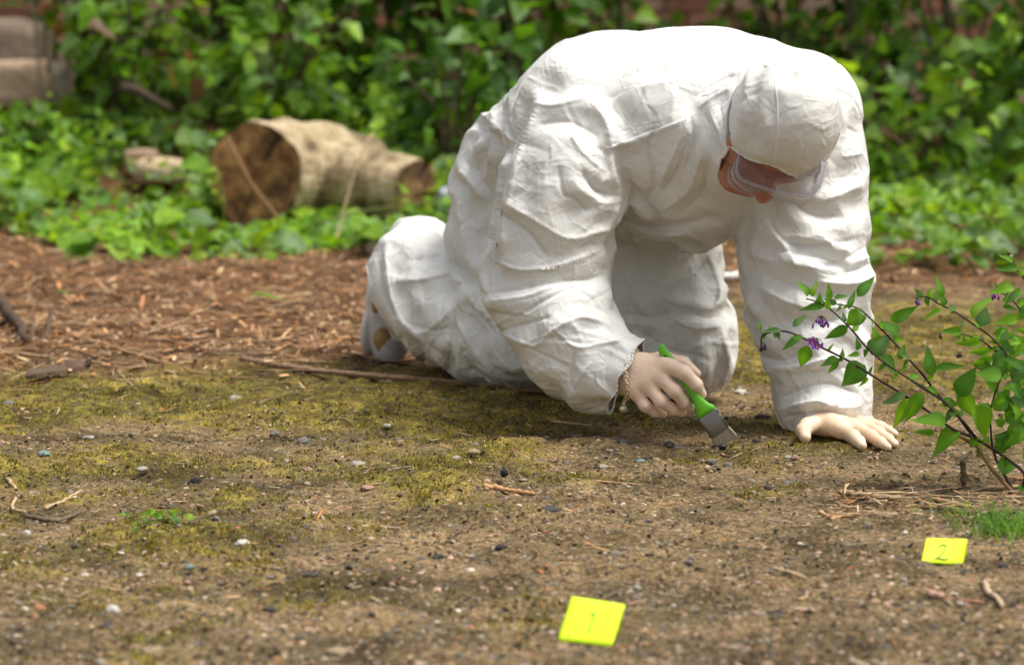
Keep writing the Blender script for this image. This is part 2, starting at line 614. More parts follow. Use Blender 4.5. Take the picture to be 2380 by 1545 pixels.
def mat_ground():
    m, nt, b, o = new_mat('mossy_dirt')
    v = coords(nt)
    nb = noise(nt, 9, 6, 0.65, v); nf = noise(nt, 90, 6, 0.7, v); nm = noise(nt, 30, 5, 0.6, v)
    dirt = ramp(nt, nf.outputs[0], [(0.28, (0.022, 0.016, 0.010)), (0.42, (0.112, 0.082, 0.050)), (0.56, (0.250, 0.188, 0.118)), (0.74, (0.43, 0.34, 0.23))])
    dirt2 = ramp(nt, nb.outputs[0], [(0.33, (0.55, 0.52, 0.45)), (0.62, (1.25, 1.18, 1.10))])
    c = mixc(nt, 1.0, dirt, dirt2, 'MULTIPLY')
    palec = ramp(nt, nf.outputs[0], [(0.3, (0.085, 0.062, 0.045)), (0.55, (0.23, 0.17, 0.13)), (0.75, (0.36, 0.28, 0.22))])
    c = mixc(nt, math_n(nt, 'MULTIPLY', attr(nt, 'pale', 'Fac'), 0.8), c, palec)
    mossc = ramp(nt, nm.outputs[0], [(0.25, (0.022, 0.018, 0.005)), (0.48, (0.140, 0.115, 0.026)), (0.72, (0.37, 0.30, 0.055))])
    mf = math_n(nt, 'MULTIPLY', attr(nt, 'moss', 'Fac'), ramp(nt, nm.outputs[0], [(0.30, (0.35,) * 3), (0.50, (1.0,) * 3)]))
    c = mixc(nt, 0.15, c, (0.20, 0.16, 0.05))
    c = mixc(nt, math_n(nt, 'MULTIPLY', mf, 0.88), c, mossc)
    litc = ramp(nt, nf.outputs[0], [(0.3, (0.030, 0.015, 0.007)), (0.5, (0.125, 0.064, 0.030)), (0.72, (0.28, 0.155, 0.075))])
    c = mixc(nt, attr(nt, 'litter', 'Fac'), c, litc)
    mp = nd(nt, 'ShaderNodeMapping'); mp.inputs['Scale'].default_value = (1.0, 1.6, 1.0); nt.links.new(v, mp.inputs['Vector'])
    nl = noise(nt, 3.2, 5, 0.6, mp.outputs[0], 0.6)
    c = mixc(nt, 1.0, c, ramp(nt, nl.outputs[0], [(0.34, (0.42, 0.40, 0.36)), (0.50, (0.95, 0.95, 0.93)), (0.66, (1.40, 1.33, 1.28))]), 'MULTIPLY')
    ns = noise(nt, 240, 3, 0.7, v)
    c = mixc(nt, 1.0, c, ramp(nt, ns.outputs[0], [(0.32, (0.22, 0.20, 0.18)), (0.48, (0.9, 0.9, 0.9)), (0.70, (1.6, 1.55, 1.5))]), 'MULTIPLY')
    nt.links.new(c, b.inputs['Base Color'])
    b.inputs['Roughness'].default_value = 0.95
    b.inputs['Specular IOR Level'].default_value = 0.15
    h = math_n(nt, 'ADD', math_n(nt, 'MULTIPLY', nm.outputs[0], 0.6), nf.outputs[0])
    nt.links.new(bump(nt, h, 0.9, 0.010), b.inputs['Normal'])
    return m
ground = link('ground', mesh_np('ground', np.stack([gxf, gyf, gz_], -1), Qg_, True, None, {'moss': mo, 'litter': li, 'pale': pa}), mat_ground())
tag(ground, kind='structure')

_gi = (gx, gy, gz_.reshape(GX.shape))
def gheight(x, y):
    x = np.atleast_1d(np.asarray(x, float)); y = np.atleast_1d(np.asarray(y, float))
    i = np.clip(np.searchsorted(gx, x) - 1, 0, len(gx) - 2); j = np.clip(np.searchsorted(gy, y) - 1, 0, len(gy) - 2)
    u = (x - gx[i]) / (gx[i + 1] - gx[i]); v = (y - gy[j]) / (gy[j + 1] - gy[j])
    Z = _gi[2]
    return Z[i, j] * (1 - u) * (1 - v) + Z[i + 1, j] * u * (1 - v) + Z[i, j + 1] * (1 - u) * v + Z[i + 1, j + 1] * u * v

def sample_px(n, r, y0=560, y1=1640, x0=-60, x1=2440):
    """points on the ground spread evenly over the picture's ground area"""
    px = r.uniform(x0, x1, n); py = r.uniform(y0, y1, n)
    xr, yu = (px - CX) / FPX, -(py - CY) / FPX
    dy, dz = CP + SP * yu, -SP + CP * yu
    t = -CAMH / dz
    return xr * t, dy * t

def pal(n, cols, r, wts=None, jit=0.15):
    c = np.array(cols)[r.choice(len(cols), n, p=wts)]
    return np.clip(c * (1 + r.uniform(-jit, jit, (n, 1))) * (1 + r.uniform(-0.05, 0.05, (n, 3))), 0.004, 1)

# ---- prototypes
def pebble_proto(seed, sub=1):
    t = (1 + 5 ** 0.5) / 2
    V = np.array([(-1, t, 0), (1, t, 0), (-1, -t, 0), (1, -t, 0), (0, -1, t), (0, 1, t), (0, -1, -t), (0, 1, -t), (t, 0, -1), (t, 0, 1), (-t, 0, -1), (-t, 0, 1)], float)
    V /= np.linalg.norm(V[0])
    F = [(0, 11, 5), (0, 5, 1), (0, 1, 7), (0, 7, 10), (0, 10, 11), (1, 5, 9), (5, 11, 4), (11, 10, 2), (10, 7, 6), (7, 1, 8),
         (3, 9, 4), (3, 4, 2), (3, 2, 6), (3, 6, 8), (3, 8, 9), (4, 9, 5), (2, 4, 11), (6, 2, 10), (8, 6, 7), (9, 8, 1)]
    for _ in range(sub - 1):
        F2 = []; cache = {}; V = list(V)
        def mid(a, b):
            k = (min(a, b), max(a, b))
            if k not in cache:
                V.append(nrm((np.array(V[a]) + np.array(V[b])) / 2)); cache[k] = len(V) - 1
            return cache[k]
        for a, b, c in F:
            ab, bc, ca = mid(a, b), mid(b, c), mid(c, a)
            F2 += [(a, ab, ca), (b, bc, ab), (c, ca, bc), (ab, bc, ca)]
        F = F2; V = np.array(V)
    rr = np.random.default_rng(seed)
    V = V * (1 + rr.uniform(-0.22, 0.22, (len(V), 1)))
    return V, F

def chip_proto(bend=0.12):
    V = []
    for x, w in ((-0.5, 0.7), (0.0, 1.0), (0.5, 0.55)):
        z = bend * (0.25 - x * x)
        V += [(x, -0.5 * w, z), (x, 0.5 * w, z), (x, 0.35 * w, z + 0.12), (x, -0.35 * w, z + 0.12)]
    F = []
    for k in (0, 4):
        for i in range(4):
            F.append((k + i, k + (i + 1) % 4, k + 4 + (i + 1) % 4, k + 4 + i))
    F += [(3, 2, 1, 0), (8, 9, 10, 11)]
    return np.array(V), F

M_GRAVEL = mat_vcol('gravel_bits', 0.85, 0.25, 260, 0.001)
M_CHIP = mat_vcol('dry_wood_bits', 0.9, 0.3, 160, 0.001)
M_MOSS = mat_vcol('moss_shoots', 0.9, 0.2, 100, 0, 0.25, 0.1)

def in_suit(x, y):
    """under the person: keep loose bits from poking up through hands and knees"""
    return ((np.abs(x - 0.61) < 0.09) & (np.abs(y - 4.96) < 0.12))

STONE_COLS = [(0.17, 0.145, 0.115), (0.085, 0.072, 0.060), (0.33, 0.26, 0.19), (0.38, 0.25, 0.18), (0.26, 0.18, 0.11), (0.52, 0.46, 0.39), (0.36, 0.15, 0.08)]
r1 = np.random.default_rng(101)
gp, gr_, gs_, gc_ = [], [], [], []
def gravel(name, n, smin_, smax_, seed, y0, y1, keepf):
    r = np.random.default_rng(seed)
    x, y = sample_px(n, r, y0, y1)
    mo_, li_, pa_ = masks(x, y)
    k = (r.random(n) < keepf(mo_, li_, pa_)) & ~in_suit(x, y)
    x, y = x[k], y[k]; n = len(x)
    s = smin_ * (smax_ / smin_) ** (r.random(n) ** 2.2)
    scl = np.stack([s * r.uniform(0.8, 1.4, n), s * r.uniform(0.7, 1.2, n), s * r.uniform(0.25, 0.6, n)], -1)
    pos = np.stack([x, y, gheight(x, y) + scl[:, 2] * 0.05], -1)
    c = pal(n, STONE_COLS, r, [0.27, 0.24, 0.15, 0.12, 0.17, 0.02, 0.03], 0.3)
    me = scatter(name, pebble_proto(seed), pos, rot_rand(n, 0.3, r), scl, c, M_GRAVEL, False)
    return tag(link(name, me, M_GRAVEL), {'gravel': 'fine gravel and grit strewn over the bare dirt', 'coarse_grit': 'coarser angular stone chips strewn over the bare dirt'}[name], 'gravel', kind='stuff')
gravel('gravel', 26000, 0.0012, 0.0055, 61, 700, 1640, lambda m, l, p: 0.85 * (1 - 0.5 * m) * (1 - 0.85 * l))
gravel('coarse_grit', 2200, 0.003, 0.0085, 62, 800, 1640, lambda m, l, p: 0.6 * (1 - 0.6 * m) * (1 - 0.9 * l))

def chips(name, label, n, seed, y0, y1, keepf, ls, ws, cols, tilt, x0=-60, x1=2440, lift=0.0):
    r = np.random.default_rng(seed)
    x, y = sample_px(n, r, y0, y1, x0, x1)
    mo_, li_, pa_ = masks(x, y)
    k = (r.random(n) < keepf(mo_, li_, pa_)) & ~in_suit(x, y)
    x, y = x[k], y[k]; n = len(x)
    L = ls[0] * (ls[1] / ls[0]) ** (r.random(n) ** 1.6)
    Wd = r.uniform(ws[0], ws[1], n)
    scl = np.stack([L, Wd, np.minimum(Wd, 0.012) * r.uniform(0.4, 1.2, n)], -1)
    pos = np.stack([x, y, gheight(x, y) + 0.001 + lift * r.random(n)], -1)
    c = pal(n, cols, r, None, 0.4) * (1.15 if name == 'wood_chips' else 1.0)
    me = scatter(name, chip_proto(0.2), pos, rot_rand(n, tilt, r), scl, c, M_CHIP, False)
    return tag(link(name, me, M_CHIP), label, 'litter', kind='stuff')
LIT = [(0.33, 0.165, 0.070), (0.42, 0.235, 0.105), (0.20, 0.10, 0.045), (0.50, 0.33, 0.18), (0.10, 0.055, 0.030), (0.36, 0.165, 0.065), (0.46, 0.32, 0.19), (0.07, 0.042, 0.024), (0.13, 0.07, 0.035)]
chips('wood_chips', 'orange brown wood chip litter in front of the ivy', 15000, 71, 520, 900, lambda m, l, p: l, (0.008, 0.070), (0.002, 0.010), LIT, 0.35, lift=0.018)
chips('dry_straw', 'long dry straws and needles lying through the wood chips', 7000, 74, 530, 920, lambda m, l, p: np.maximum(l, 0.10 * (p < 2)), (0.04, 0.22), (0.0014, 0.0045), LIT, 0.10, lift=0.02)
chips('plant_debris', 'thin straw and bark shreds scattered on the mossy dirt', 8000, 72, 640, 1640, lambda m, l, p: 0.30 + 0.3 * m, (0.006, 0.045), (0.0012, 0.004),
      LIT + [(0.10, 0.07, 0.04), (0.42, 0.33, 0.22)], 0.22, lift=0.003)
chips('dark_soil_crumbs', 'dark crumbs of soil and bark lying on the dirt', 7500, 73, 700, 1640, lambda m, l, p: 0.55, (0.003, 0.014), (0.003, 0.009),
      [(0.03, 0.022, 0.014), (0.05, 0.038, 0.024), (0.07, 0.05, 0.03)], 0.5, lift=0.002)

chips('straw_heap', 'loose heap of dry straw under the flowering plant', 260, 75, 1128, 1212, lambda m, l, p: 1.0 + 0 * m, (0.02, 0.13), (0.0012, 0.004), LIT + [(0.5, 0.4, 0.25)], 0.08, 1930, 2460, lift=0.008)
# moss: tiny shoots in tufts
def moss_tufts():
    r = np.random.default_rng(81)
    x, y = sample_px(7000, r, 640, 1640)
    mo_, li_, pa_ = masks(x, y)
    k = (r.random(len(x)) < mo_ * 1.1) & ~in_suit(x, y)
    cx_, cy_ = x[k], y[k]
    per = 16
    n = len(cx_) * per
    sp = np.repeat(r.uniform(0.006, 0.020, len(cx_)), per)
    x = np.repeat(cx_, per) + r.normal(0, 1, n) * sp; y = np.repeat(cy_, per) + r.normal(0, 1, n) * sp * 1.3
    Vp = np.array([(-0.5, 0, 0), (0.5, 0, 0), (0.15, 0.2, 1)]); Fp = [(0, 1, 2)]
    s = r.uniform(0.003, 0.0085, n)
    scl = np.stack([s * 0.7, s * 0.7, s], -1)
    pos = np.stack([x, y, gheight(x, y) - 0.0008], -1)
    tone = np.repeat(r.random(len(cx_)), per)[:, None]
    c = np.array([[0.085, 0.070, 0.012]]) * (1 - tone) + np.array([[0.40, 0.34, 0.07]]) * tone
    c = c * r.uniform(0.6, 1.35, (n, 1))
    me = scatter('moss', (Vp, Fp), pos, rot_rand(n, 0.6, r), scl, c, M_MOSS, False)
    tag(link('moss', me, M_MOSS), 'yellow green moss growing in patches on the dirt', 'moss', kind='stuff')
moss_tufts()
# ------------------------------------------------------------------ leaves and hedge
def leaf_proto(w=0.34, fold=0.10, droop=0.18, n=5, heart=False):
    """leaf of length 1 along +x, folded on its midrib, drooping at the tip"""
    xs = np.linspace(0, 1, n)
    V = []
    for i, x in enumerate(xs):
        hw = w * math.sin(math.pi * x ** 0.62) ** 1.15 if not heart else w * (math.sin(math.pi * min(1, x * 0.86 + 0.14)) ** 0.8) * (1.0 if x > 0.02 else 0.55)
        if i == n - 1: hw = 0.0
        z = -droop * x * x + 0.05 * math.sin(x * 6)
        V.append((x, 0, z))
        V.append((x - (0.06 if heart and i == 0 else 0), hw, z + fold * hw / w))
        V.append((x - (0.06 if heart and i == 0 else 0), -hw, z + fold * hw / w))
    F = []
    for i in range(n - 1):
        a, b = 3 * i, 3 * (i + 1)
        if i == 0 and not heart:
            F += [(a, b, b + 1), (a, b + 2, b)]
        elif i == n - 2:
            F += [(a, b, a + 1), (a, a + 2, b)]
        else:
            F += [(a, b, b + 1, a + 1), (a + 2, b + 2, b, a)]
    return np.array(V), F

LEAF = leaf_proto(); LEAFB = leaf_proto(0.27, 0.14, 0.3); LEAFH = leaf_proto(0.42, 0.12, 0.15, 6, True)
M_LEAF = mat_vcol('green_leaf', 0.45, 0.40, 30, 0, 0.42, 0.34)
M_STEM = mat_vcol('woody_stem', 0.85, 0.25, 90, 0.002)
GREEN_D = [(0.038, 0.100, 0.009), (0.060, 0.145, 0.012), (0.090, 0.190, 0.014), (0.055, 0.115, 0.026)]
GREEN_M = [(0.090, 0.200, 0.011), (0.130, 0.260, 0.013), (0.190, 0.320, 0.017), (0.125, 0.225, 0.050)]
GREEN_L = [(0.120, 0.250, 0.014), (0.170, 0.310, 0.018), (0.220, 0.350, 0.022), (0.105, 0.210, 0.045)]

def leaf_rot(n, r, out, up=0.5, spread=0.7):
    """rotations whose x axis (leaf length) points along 'out' + jitter, z axis mostly up"""
    x = out + r.normal(0, spread, (n, 3)); x[:, 2] -= 0.25
    x /= np.linalg.norm(x, axis=1)[:, None]
    z = np.array([0, -0.35, 1.0]) + r.normal(0, up, (n, 3))
    z = z - x * (z * x).sum(1)[:, None]; z /= np.linalg.norm(z, axis=1)[:, None]
    y = np.cross(z, x)
    return np.stack([x, y, z], -1)

_leafmesh = {}
def leaf_shared(proto, key, col):
    k = (key, col)
    if k not in _leafmesh:
        V, F = proto
        m = MB(); m.add(V, F, col); _leafmesh[k] = m.mesh('leaf', True); _leafmesh[k].materials.append(M_LEAF)
    return _leafmesh[k]

def place_leaf(parent, me, pos, Rm, s, name='leaf'):
    o = bpy.data.objects.new(name, me); COL.objects.link(o)
    M = Matrix(((*(Rm[0] * s), 0), (*(Rm[1] * s), 0), (*(Rm[2] * s), 0), (0, 0, 0, 1)))
    M.translation = Vector(np.asarray(pos).tolist())
    o.parent = parent
    o.matrix_parent_inverse = Matrix.Translation(-parent.location)
    o.matrix_basis = M
    return o

def shrub(x, y, rx, rz, n, size, cols, label, group, proto=LEAF, key='o', seed=0, single=26, ry=None, lean=0.0, gap=0.48):
    r = np.random.default_rng(9000 + seed)
    z0 = float(gheight(x, y)[0])
    root = empty('leafy_shrub', (x, y, z0))
    tag(root, label, 'shrub', group)
    ry = ry or rx * 0.75
    # stems, then leaf sprays along them
    m = MB(); tips = []
    for k in range(9):
        a = r.uniform(0, 2 * math.pi); q = r.uniform(0.3, 1.0)
        e = np.array([x + rx * q * math.cos(a) + lean * rz, y + ry * q * math.sin(a), z0 + rz * r.uniform(0.6, 1.05)])
        s = np.array([x + 0.10 * rx * math.cos(a), y + 0.1 * ry * math.sin(a), z0 - 0.03])
        mid = (s + e) / 2 + np.array([-0.12 * rx * math.cos(a), 0, 0.12 * rz])
        L = spline([s, mid, e], 10)
        m.tube(L, np.linspace(0.011, 0.003, 10), 5, (0.10, 0.075, 0.045)); tips.append(L)
    m.build('stem', M_STEM, root)
    pts, outs = [], []
    while len(pts) < n:
        L = tips[r.integers(len(tips))]
        c = L[r.integers(2, 10)] + r.normal(0, 1, 3) * np.array([rx, ry, rz]) * 0.26
        if c[2] < z0 + 0.02: c[2] = z0 + r.uniform(0.02, 0.15)
        d = (c - np.array([x, y, z0 + rz * 0.5])) / np.array([rx, ry, rz])
        if np.linalg.norm(d) > 1.25: continue
        pts.append(c); outs.append(nrm(d))
    pts, outs = np.array(pts), np.array(outs)
    cl = vnoise(pts * 6 + seed, 5)
    k = cl > gap * r.uniform(0.3, 1.2, len(pts))
    pts, outs = pts[k], outs[k]; n = len(pts)
    Rm = leaf_rot(n, r, outs)
    s = size * r.uniform(0.40, 1.2, n)
    c = pal(n, cols, r, None, 0.45)
    c[r.random(n) < 0.04] = (0.16, 0.085, 0.04)
    fr = np.argsort(-( -outs[:, 1] + 0.4 * outs[:, 2] + r.normal(0, 0.25, n)))      # leaves on the open side come first
    f1, f2 = fr[:single], fr[single:]
    me = scatter('foliage', proto, pts[f2], Rm[f2], np.repeat(s[f2][:, None], 3, 1), c[f2], M_LEAF, True)
    tag(link('foliage', me, M_LEAF, root), kind='stuff')
    for i in f1:
        place_leaf(root, leaf_shared(proto, key, tuple(cols[int(r.integers(len(cols)))])), pts[i], Rm[i], float(s[i]))
    return root

def px_ground(px, Y):
    return (px - CX) / FPX * Y * 1.006
# (pixel column, depth, half width, height, leaves, leaf length, tones, label, group, leaf kind)
HEDGE = 'shrubs of the hedge behind the log and the person'
SH = [
 (235, 10.9, 0.30, 0.95, 210, 0.12, GREEN_D + GREEN_M[:2], 'loose shrub beside the stone blocks, its stems bare and brown', None, LEAF, 'o'),
 (330, 10.2, 0.40, 0.75, 420, 0.11, GREEN_M + GREEN_L[:1], 'low spreading shrub arching over the pale stone in the ivy', None, LEAFB, 'b'),
 (520, 10.8, 0.46, 1.20, 520, 0.12, GREEN_M, 'mid green shrub behind the sawn end of the log', None, LEAF, 'o'),
 (760, 10.6, 0.48, 1.25, 560, 0.12, GREEN_M + GREEN_L[:2], 'bright leafy shrub behind the middle of the log', None, LEAF, 'o'),
 (960, 10.4, 0.46, 1.15, 560, 0.13, GREEN_D + GREEN_M[:2], 'dark shrub with broad leaves behind the branch stub of the log', None, LEAFB, 'b'),
 (1190, 10.3, 0.48, 1.20, 560, 0.13, GREEN_D + GREEN_M[:2], 'dark hedge shrub behind the hips of the white coverall', None, LEAF, 'o'),
 (1420, 10.9, 0.48, 1.20, 520, 0.12, GREEN_D + GREEN_M, 'green hedge shrub above the middle of the kneeling back', None, LEAF, 'o'),
 (1810, 10.9, 0.40, 1.10, 420, 0.11, GREEN_M + GREEN_L[:2], 'light green hedge shrub above the hooded head, beside the bare brick', None, LEAF, 'o'),
 (2010, 10.7, 0.44, 1.15, 470, 0.12, GREEN_D, 'very dark shrub with open gaps beside the raised elbow', None, LEAF, 'o'),
 (2235, 10.2, 0.46, 1.15, 520, 0.14, GREEN_M + GREEN_L[:1], 'broad leaved shrub above the ground cover behind the flowering plant', None, LEAFB, 'b'),
 (2420, 9.9, 0.44, 1.15, 520, 0.13, GREEN_M + GREEN_D[:1], 'tall leafy shrub at the end of the hedge behind the flowering plant', None, LEAFB, 'b'),
 (2130, 9.5, 0.36, 0.42, 330, 0.10, GREEN_M + GREEN_L[:2], 'low bright shrub at the foot of the hedge', None, LEAF, 'o'),
 (1060, 9.5, 0.34, 0.55, 330, 0.11, GREEN_D + GREEN_M[:1], 'low dark shrub between the log and the kneeling legs', None, LEAF, 'o'),
 (640, 10.0, 0.40, 0.62, 420, 0.10, GREEN_M + GREEN_L[:2], 'low leafy shrub right behind the log', None, LEAF, 'o'),
 (60, 9.8, 0.34, 0.20, 240, 0.08, GREEN_L + GREEN_M[:2], 'low bright shrub in front of the stone blocks', None, LEAF, 'o'),
 (-190, 10.8, 0.30, 0.9, 200, 0.11, GREEN_M, 'shrub past the stone blocks at the hedge end', None, LEAF, 'o'),
 (2600, 10.6, 0.46, 1.2, 420, 0.12, GREEN_M + GREEN_D[:2], 'shrub past the flowering plant at the hedge end', None, LEAF, 'o'),
]
for i, (px, Y, rx, rz, n, sz, cols, lab, grp, pr, key) in enumerate(SH):
    shrub(px_ground(px, Y), Y, rx, rz, n, sz, cols, lab, grp, pr, key, seed=i)

# deep second row so the hedge closes: one mass behind the shrubs one can tell apart
def back_row():
    r = np.random.default_rng(333)
    n = 5200
    x = r.uniform(-3.4, 3.6, n); y = r.uniform(11.0, 12.0, n)
    top = 1.45 + 0.35 * vnoise(np.stack([x * 1.7, 0 * x, 0 * x], -1), 3)
    z = gheight(x, y) + top * r.random(n) ** 0.8
    gapm = vnoise(np.stack([x * 2.6, y * 0.5, z * 2.6], -1), 9)
    # thin places where the wall shows through
    g1 = np.exp(-(((x - 0.75) / 0.30) ** 2 + ((z - 0.80) / 0.22) ** 2)) + np.exp(-(((x - 1.75) / 0.35) ** 2 + ((z - 0.55) / 0.3) ** 2)) + np.exp(-(((x + 1.95) / 0.35) ** 2 + ((z - 0.7) / 0.4) ** 2))
    k = (gapm > 0.36) & (g1 < 0.35 * r.uniform(0.5, 1.5, n))
    pos = np.stack([x, y, z], -1)[k]; n = len(pos)
    out = np.tile(np.array([[0, -0.8, 0.3]]), (n, 1))
    s = 0.13 * r.uniform(0.6, 1.2, n)
    me = scatter('hedge_mass', LEAF, pos, leaf_rot(n, r, out, 0.6, 0.9), np.repeat(s[:, None], 3, 1), pal(n, GREEN_D + GREEN_M[:2], r, None, 0.3), M_LEAF, True)
    tag(link('hedge_mass', me, M_LEAF), 'dense dark hedge growing along the brick wall', 'hedge', kind='stuff')
back_row()

# ---- ground cover: ivy and seedlings
def ground_cover():
    r = np.random.default_rng(444)
    n = 15000
    px = r.uniform(-140, 2560, n); y = r.uniform(7.6, 11.0, n)
    x = (px - CX) / FPX * y
    nn = vnoise(np.stack([x * 2.2, y * 2.2, 0 * x], -1), 12)
    left_edge = 8.70 - 0.85 * smooth(-1.4, -0.25, x) + 0.65 * (nn - 0.5) * 2
    right_edge = 7.80 + 0.9 * (nn - 0.5) * 2 + 0.2 * smooth(1.0, 1.6, x)
    e = np.where(x < 0.5, left_edge, right_edge)
    k = (y > e) & ((y > e + 0.30) | (r.random(n) < 0.6)) & ((x < 0.5) | (r.random(n) < 0.62))
    k &= ~((x > 0.0) & (x < 0.75) & (y < 8.5))
    hol = vnoise(np.stack([x * 5.5, y * 5.5, 0 * x + 4], -1), 31)
    k &= hol > 0.28 + 0.12 * r.random(n)
    k &= ~(((np.abs(x + 1.26) < 0.16) & (np.abs(y - 9.55) < 0.32)) & (r.random(n) < 0.6))
    x, y = x[k], y[k]; n = len(x)
    h = 0.03 + 0.13 * r.random(n) ** 1.3 * smooth(0, 0.35, y - e[k] + 0.08)
    low = smooth(-0.98, -0.90, x) * smooth(-0.18, -0.26, x) * smooth(9.1, 8.7, y)          # beaten down in front of the log
    h = h * (1 - 0.62 * low)
    pos = np.stack([x, y, gheight(x, y) + h], -1)
    out = np.stack([r.normal(0, 1, n), r.normal(0, 1, n) - 0.4, np.zeros(n)], -1)
    out /= np.linalg.norm(out, axis=1)[:, None]
    s = 0.052 * r.uniform(0.5, 1.0, n) * (1 + 1.3 * (r.random(n) < 0.18))
    pn = vnoise(pos * 2.3, 15)[:, None]
    c = pal(n, GREEN_L + GREEN_M[1:], r, None, 0.25) * (0.55 + 0.9 * pn)
    me = scatter('ground_cover', LEAFH, pos, leaf_rot(n, r, out, 0.4, 0.4), np.repeat(s[:, None], 3, 1), c, M_LEAF, True)
    tag(link('ground_cover', me, M_LEAF), 'bright green ivy and seedlings covering the ground round the log', 'ground cover', kind='stuff')
ground_cover()
# seedlings one can pick out in front of the ivy
def seedling(px, py, s, seed, lab, nl=6):
    r = np.random.default_rng(seed)
    b = PZ(px, py, 0); b[2] = float(gheight(b[0], b[1])[0])
    root = empty('seedling', b); tag(root, lab, 'seedling', 'seedlings standing alone in the wood chips')
    m = MB(); m.tube([b - np.array([0, 0, 0.01]), b + np.array([0.004, 0, s * 0.9])], [0.002, 0.001], 5, (0.12, 0.2, 0.04)); m.build('stem', M_STEM, root)
    for k in range(nl):
        a = r.uniform(0, 6.28); o = np.array([[math.cos(a), math.sin(a), 0.1]])
        place_leaf(root, leaf_shared(LEAFH, 'h', GREEN_L[k % 4]), b + np.array([0, 0, s * (0.4 + 0.6 * k / nl)]), leaf_rot(1, r, o, 0.3, 0.2)[0], s * r.uniform(0.7, 1.1))
for i, (px, py, s) in enumerate([(215, 602, 0.085), (275, 612, 0.075), (490, 590, 0.07), (855, 590, 0.09), (905, 575, 0.08)]):
    seedling(px, py, s, 500 + i, 'small green seedling standing alone in the wood chips')
for i, (px, py) in enumerate([(625, 697), (150, 688)]):
    b = PZ(px, py, 0.012); root = empty('fallen_leaf', (b[0], b[1], 0.0))
    r = np.random.default_rng(600 + i)
    tag(root, ['long green blade of grass fallen on the wood chips', 'short green leaf fallen on the wood chips'][i], 'leaf')
    m = MB(); L = [0.10, 0.05][i]
    V, F = LEAFB; V = V * np.array([L, L * 0.35, L * 0.5]) + b - np.array([L / 2, 0, -0.012]); m.add(V, F, (0.12, 0.25, 0.05)); m.build('blade', M_LEAF, root)

# ---- brick wall behind the hedge
def brick_wall():
    root = empty('brick_wall', (0, 12.75, 0.0))
    tag(root, 'old red brick wall behind the hedge', 'wall')
    m = MB(); m.box((0, 12.86, 1.05), (3.9, 0, 0), (0, 0.105, 0), (0, 0, 1.1), (0.20, 0.17, 0.14)); m.build('mortar_core', mat_vcol('mortar', 0.95, 0.3, 60, 0.004), root)
    r = np.random.default_rng(77)
    pos, scl, col = [], [], []
    for j in range(29):
        for i in range(-18, 18):
            xx = (i + (0.5 if j % 2 else 0)) * 0.215 + 0.05
            pos.append((xx, 12.745 + r.uniform(-0.004, 0.004), -0.02 + j * 0.075)); scl.append((0.102, 0.012, 0.0325))
            col.append(np.array([(0.40, 0.20, 0.14), (0.46, 0.28, 0.21), (0.34, 0.16, 0.11), (0.52, 0.38, 0.30)][r.integers(4)]) * r.uniform(0.75, 1.25))
    V = np.array([(i, j, k) for i in (-1, 1) for j in (-1, 1) for k in (-1, 1)], float)
    F = [(0, 1, 3, 2), (4, 6, 7, 5), (0, 4, 5, 1), (2, 3, 7, 6), (0, 2, 6, 4), (1, 5, 7, 3)]
    n = len(pos)
    me = scatter('brick_courses', (V, F), np.array(pos), np.tile(np.eye(3), (n, 1, 1)), np.array(scl), np.array(col), None)
    tag(link('brick_courses', me, mat_vcol('brick', 0.9, 0.3, 40, 0.003), root), kind='stuff')
    m = MB(); m.box((0, 12.86, 2.19), (3.95, 0, 0), (0, 0.15, 0), (0, 0, 0.04), (0.33, 0.29, 0.25)); m.build('coping', mat_vcol('coping_stone', 0.9, 0.25, 30, 0.004), root)
brick_wall()

# ---- stones in the hedge bottom
def rough_block(name, c, hx, hy, hz, col, label, cat, seed, yaw=0.0, rnd=0.25):
    r = np.random.default_rng(seed)
    n = 6
    V, F, idx = [], [], {}
    def vid(p):
        k = tuple(np.round(p, 4))
        if k not in idx:
            idx[k] = len(V); V.append(np.array(p))
        return idx[k]
    g = np.linspace(-1, 1, n + 1)
    for ax in range(3):
        for s in (-1, 1):
            for i in range(n):
                for j in range(n):
                    q = []
                    for a, b in ((i, j), (i + 1, j), (i + 1, j + 1), (i, j + 1)):
                        p = [0, 0, 0]; p[ax] = s; p[(ax + 1) % 3] = g[a]; p[(ax + 2) % 3] = g[b]; q.append(vid(p))
                    F.append(tuple(q if s > 0 else q[::-1]))
    V = np.array(V)
    sph = V / np.linalg.norm(V, axis=1)[:, None] * 1.25
    V = V * (1 - rnd) + sph * rnd
    V = V * (1 + 0.16 * (fbm(V * 1.8 + seed, 3, seed) - 0.5) * 2)[:, None]
    V = V * np.array([hx, hy, hz])
    cy, sy = math.cos(yaw), math.sin(yaw)
    V = V @ np.array([[cy, sy, 0], [-sy, cy, 0], [0, 0, 1]]) + np.asarray(c)
    m = MB(); m.add(V, F, col)
    o = m.build(name, M_STONE, None); centre(o)
    return tag(o, label, cat)
M_STONE = mat_vcol('pale_stone', 0.9, 0.3, 35, 0.006)
rough_block('stone_block', P(20, 190, 10.35) + np.array([0, 0, -0.01]), 0.145, 0.12, 0.085, (0.52, 0.37, 0.26), 'worn pinkish stone block at the left end of the hedge', 'stone', 21, 0.2)
rough_block('stone_block', P(10, 100, 10.75) + np.array([0, 0, -0.06]), 0.17, 0.13, 0.14, (0.28, 0.215, 0.16), 'grey brown stone block behind the pinkish one', 'stone', 22, -0.1)
rough_block('stone_block', P(90, 200, 10.6) + np.array([0, 0, -0.05]), 0.10, 0.1, 0.13, (0.20, 0.17, 0.145), 'dark upright stone between the blocks and the bare stems', 'stone', 25, -0.1)
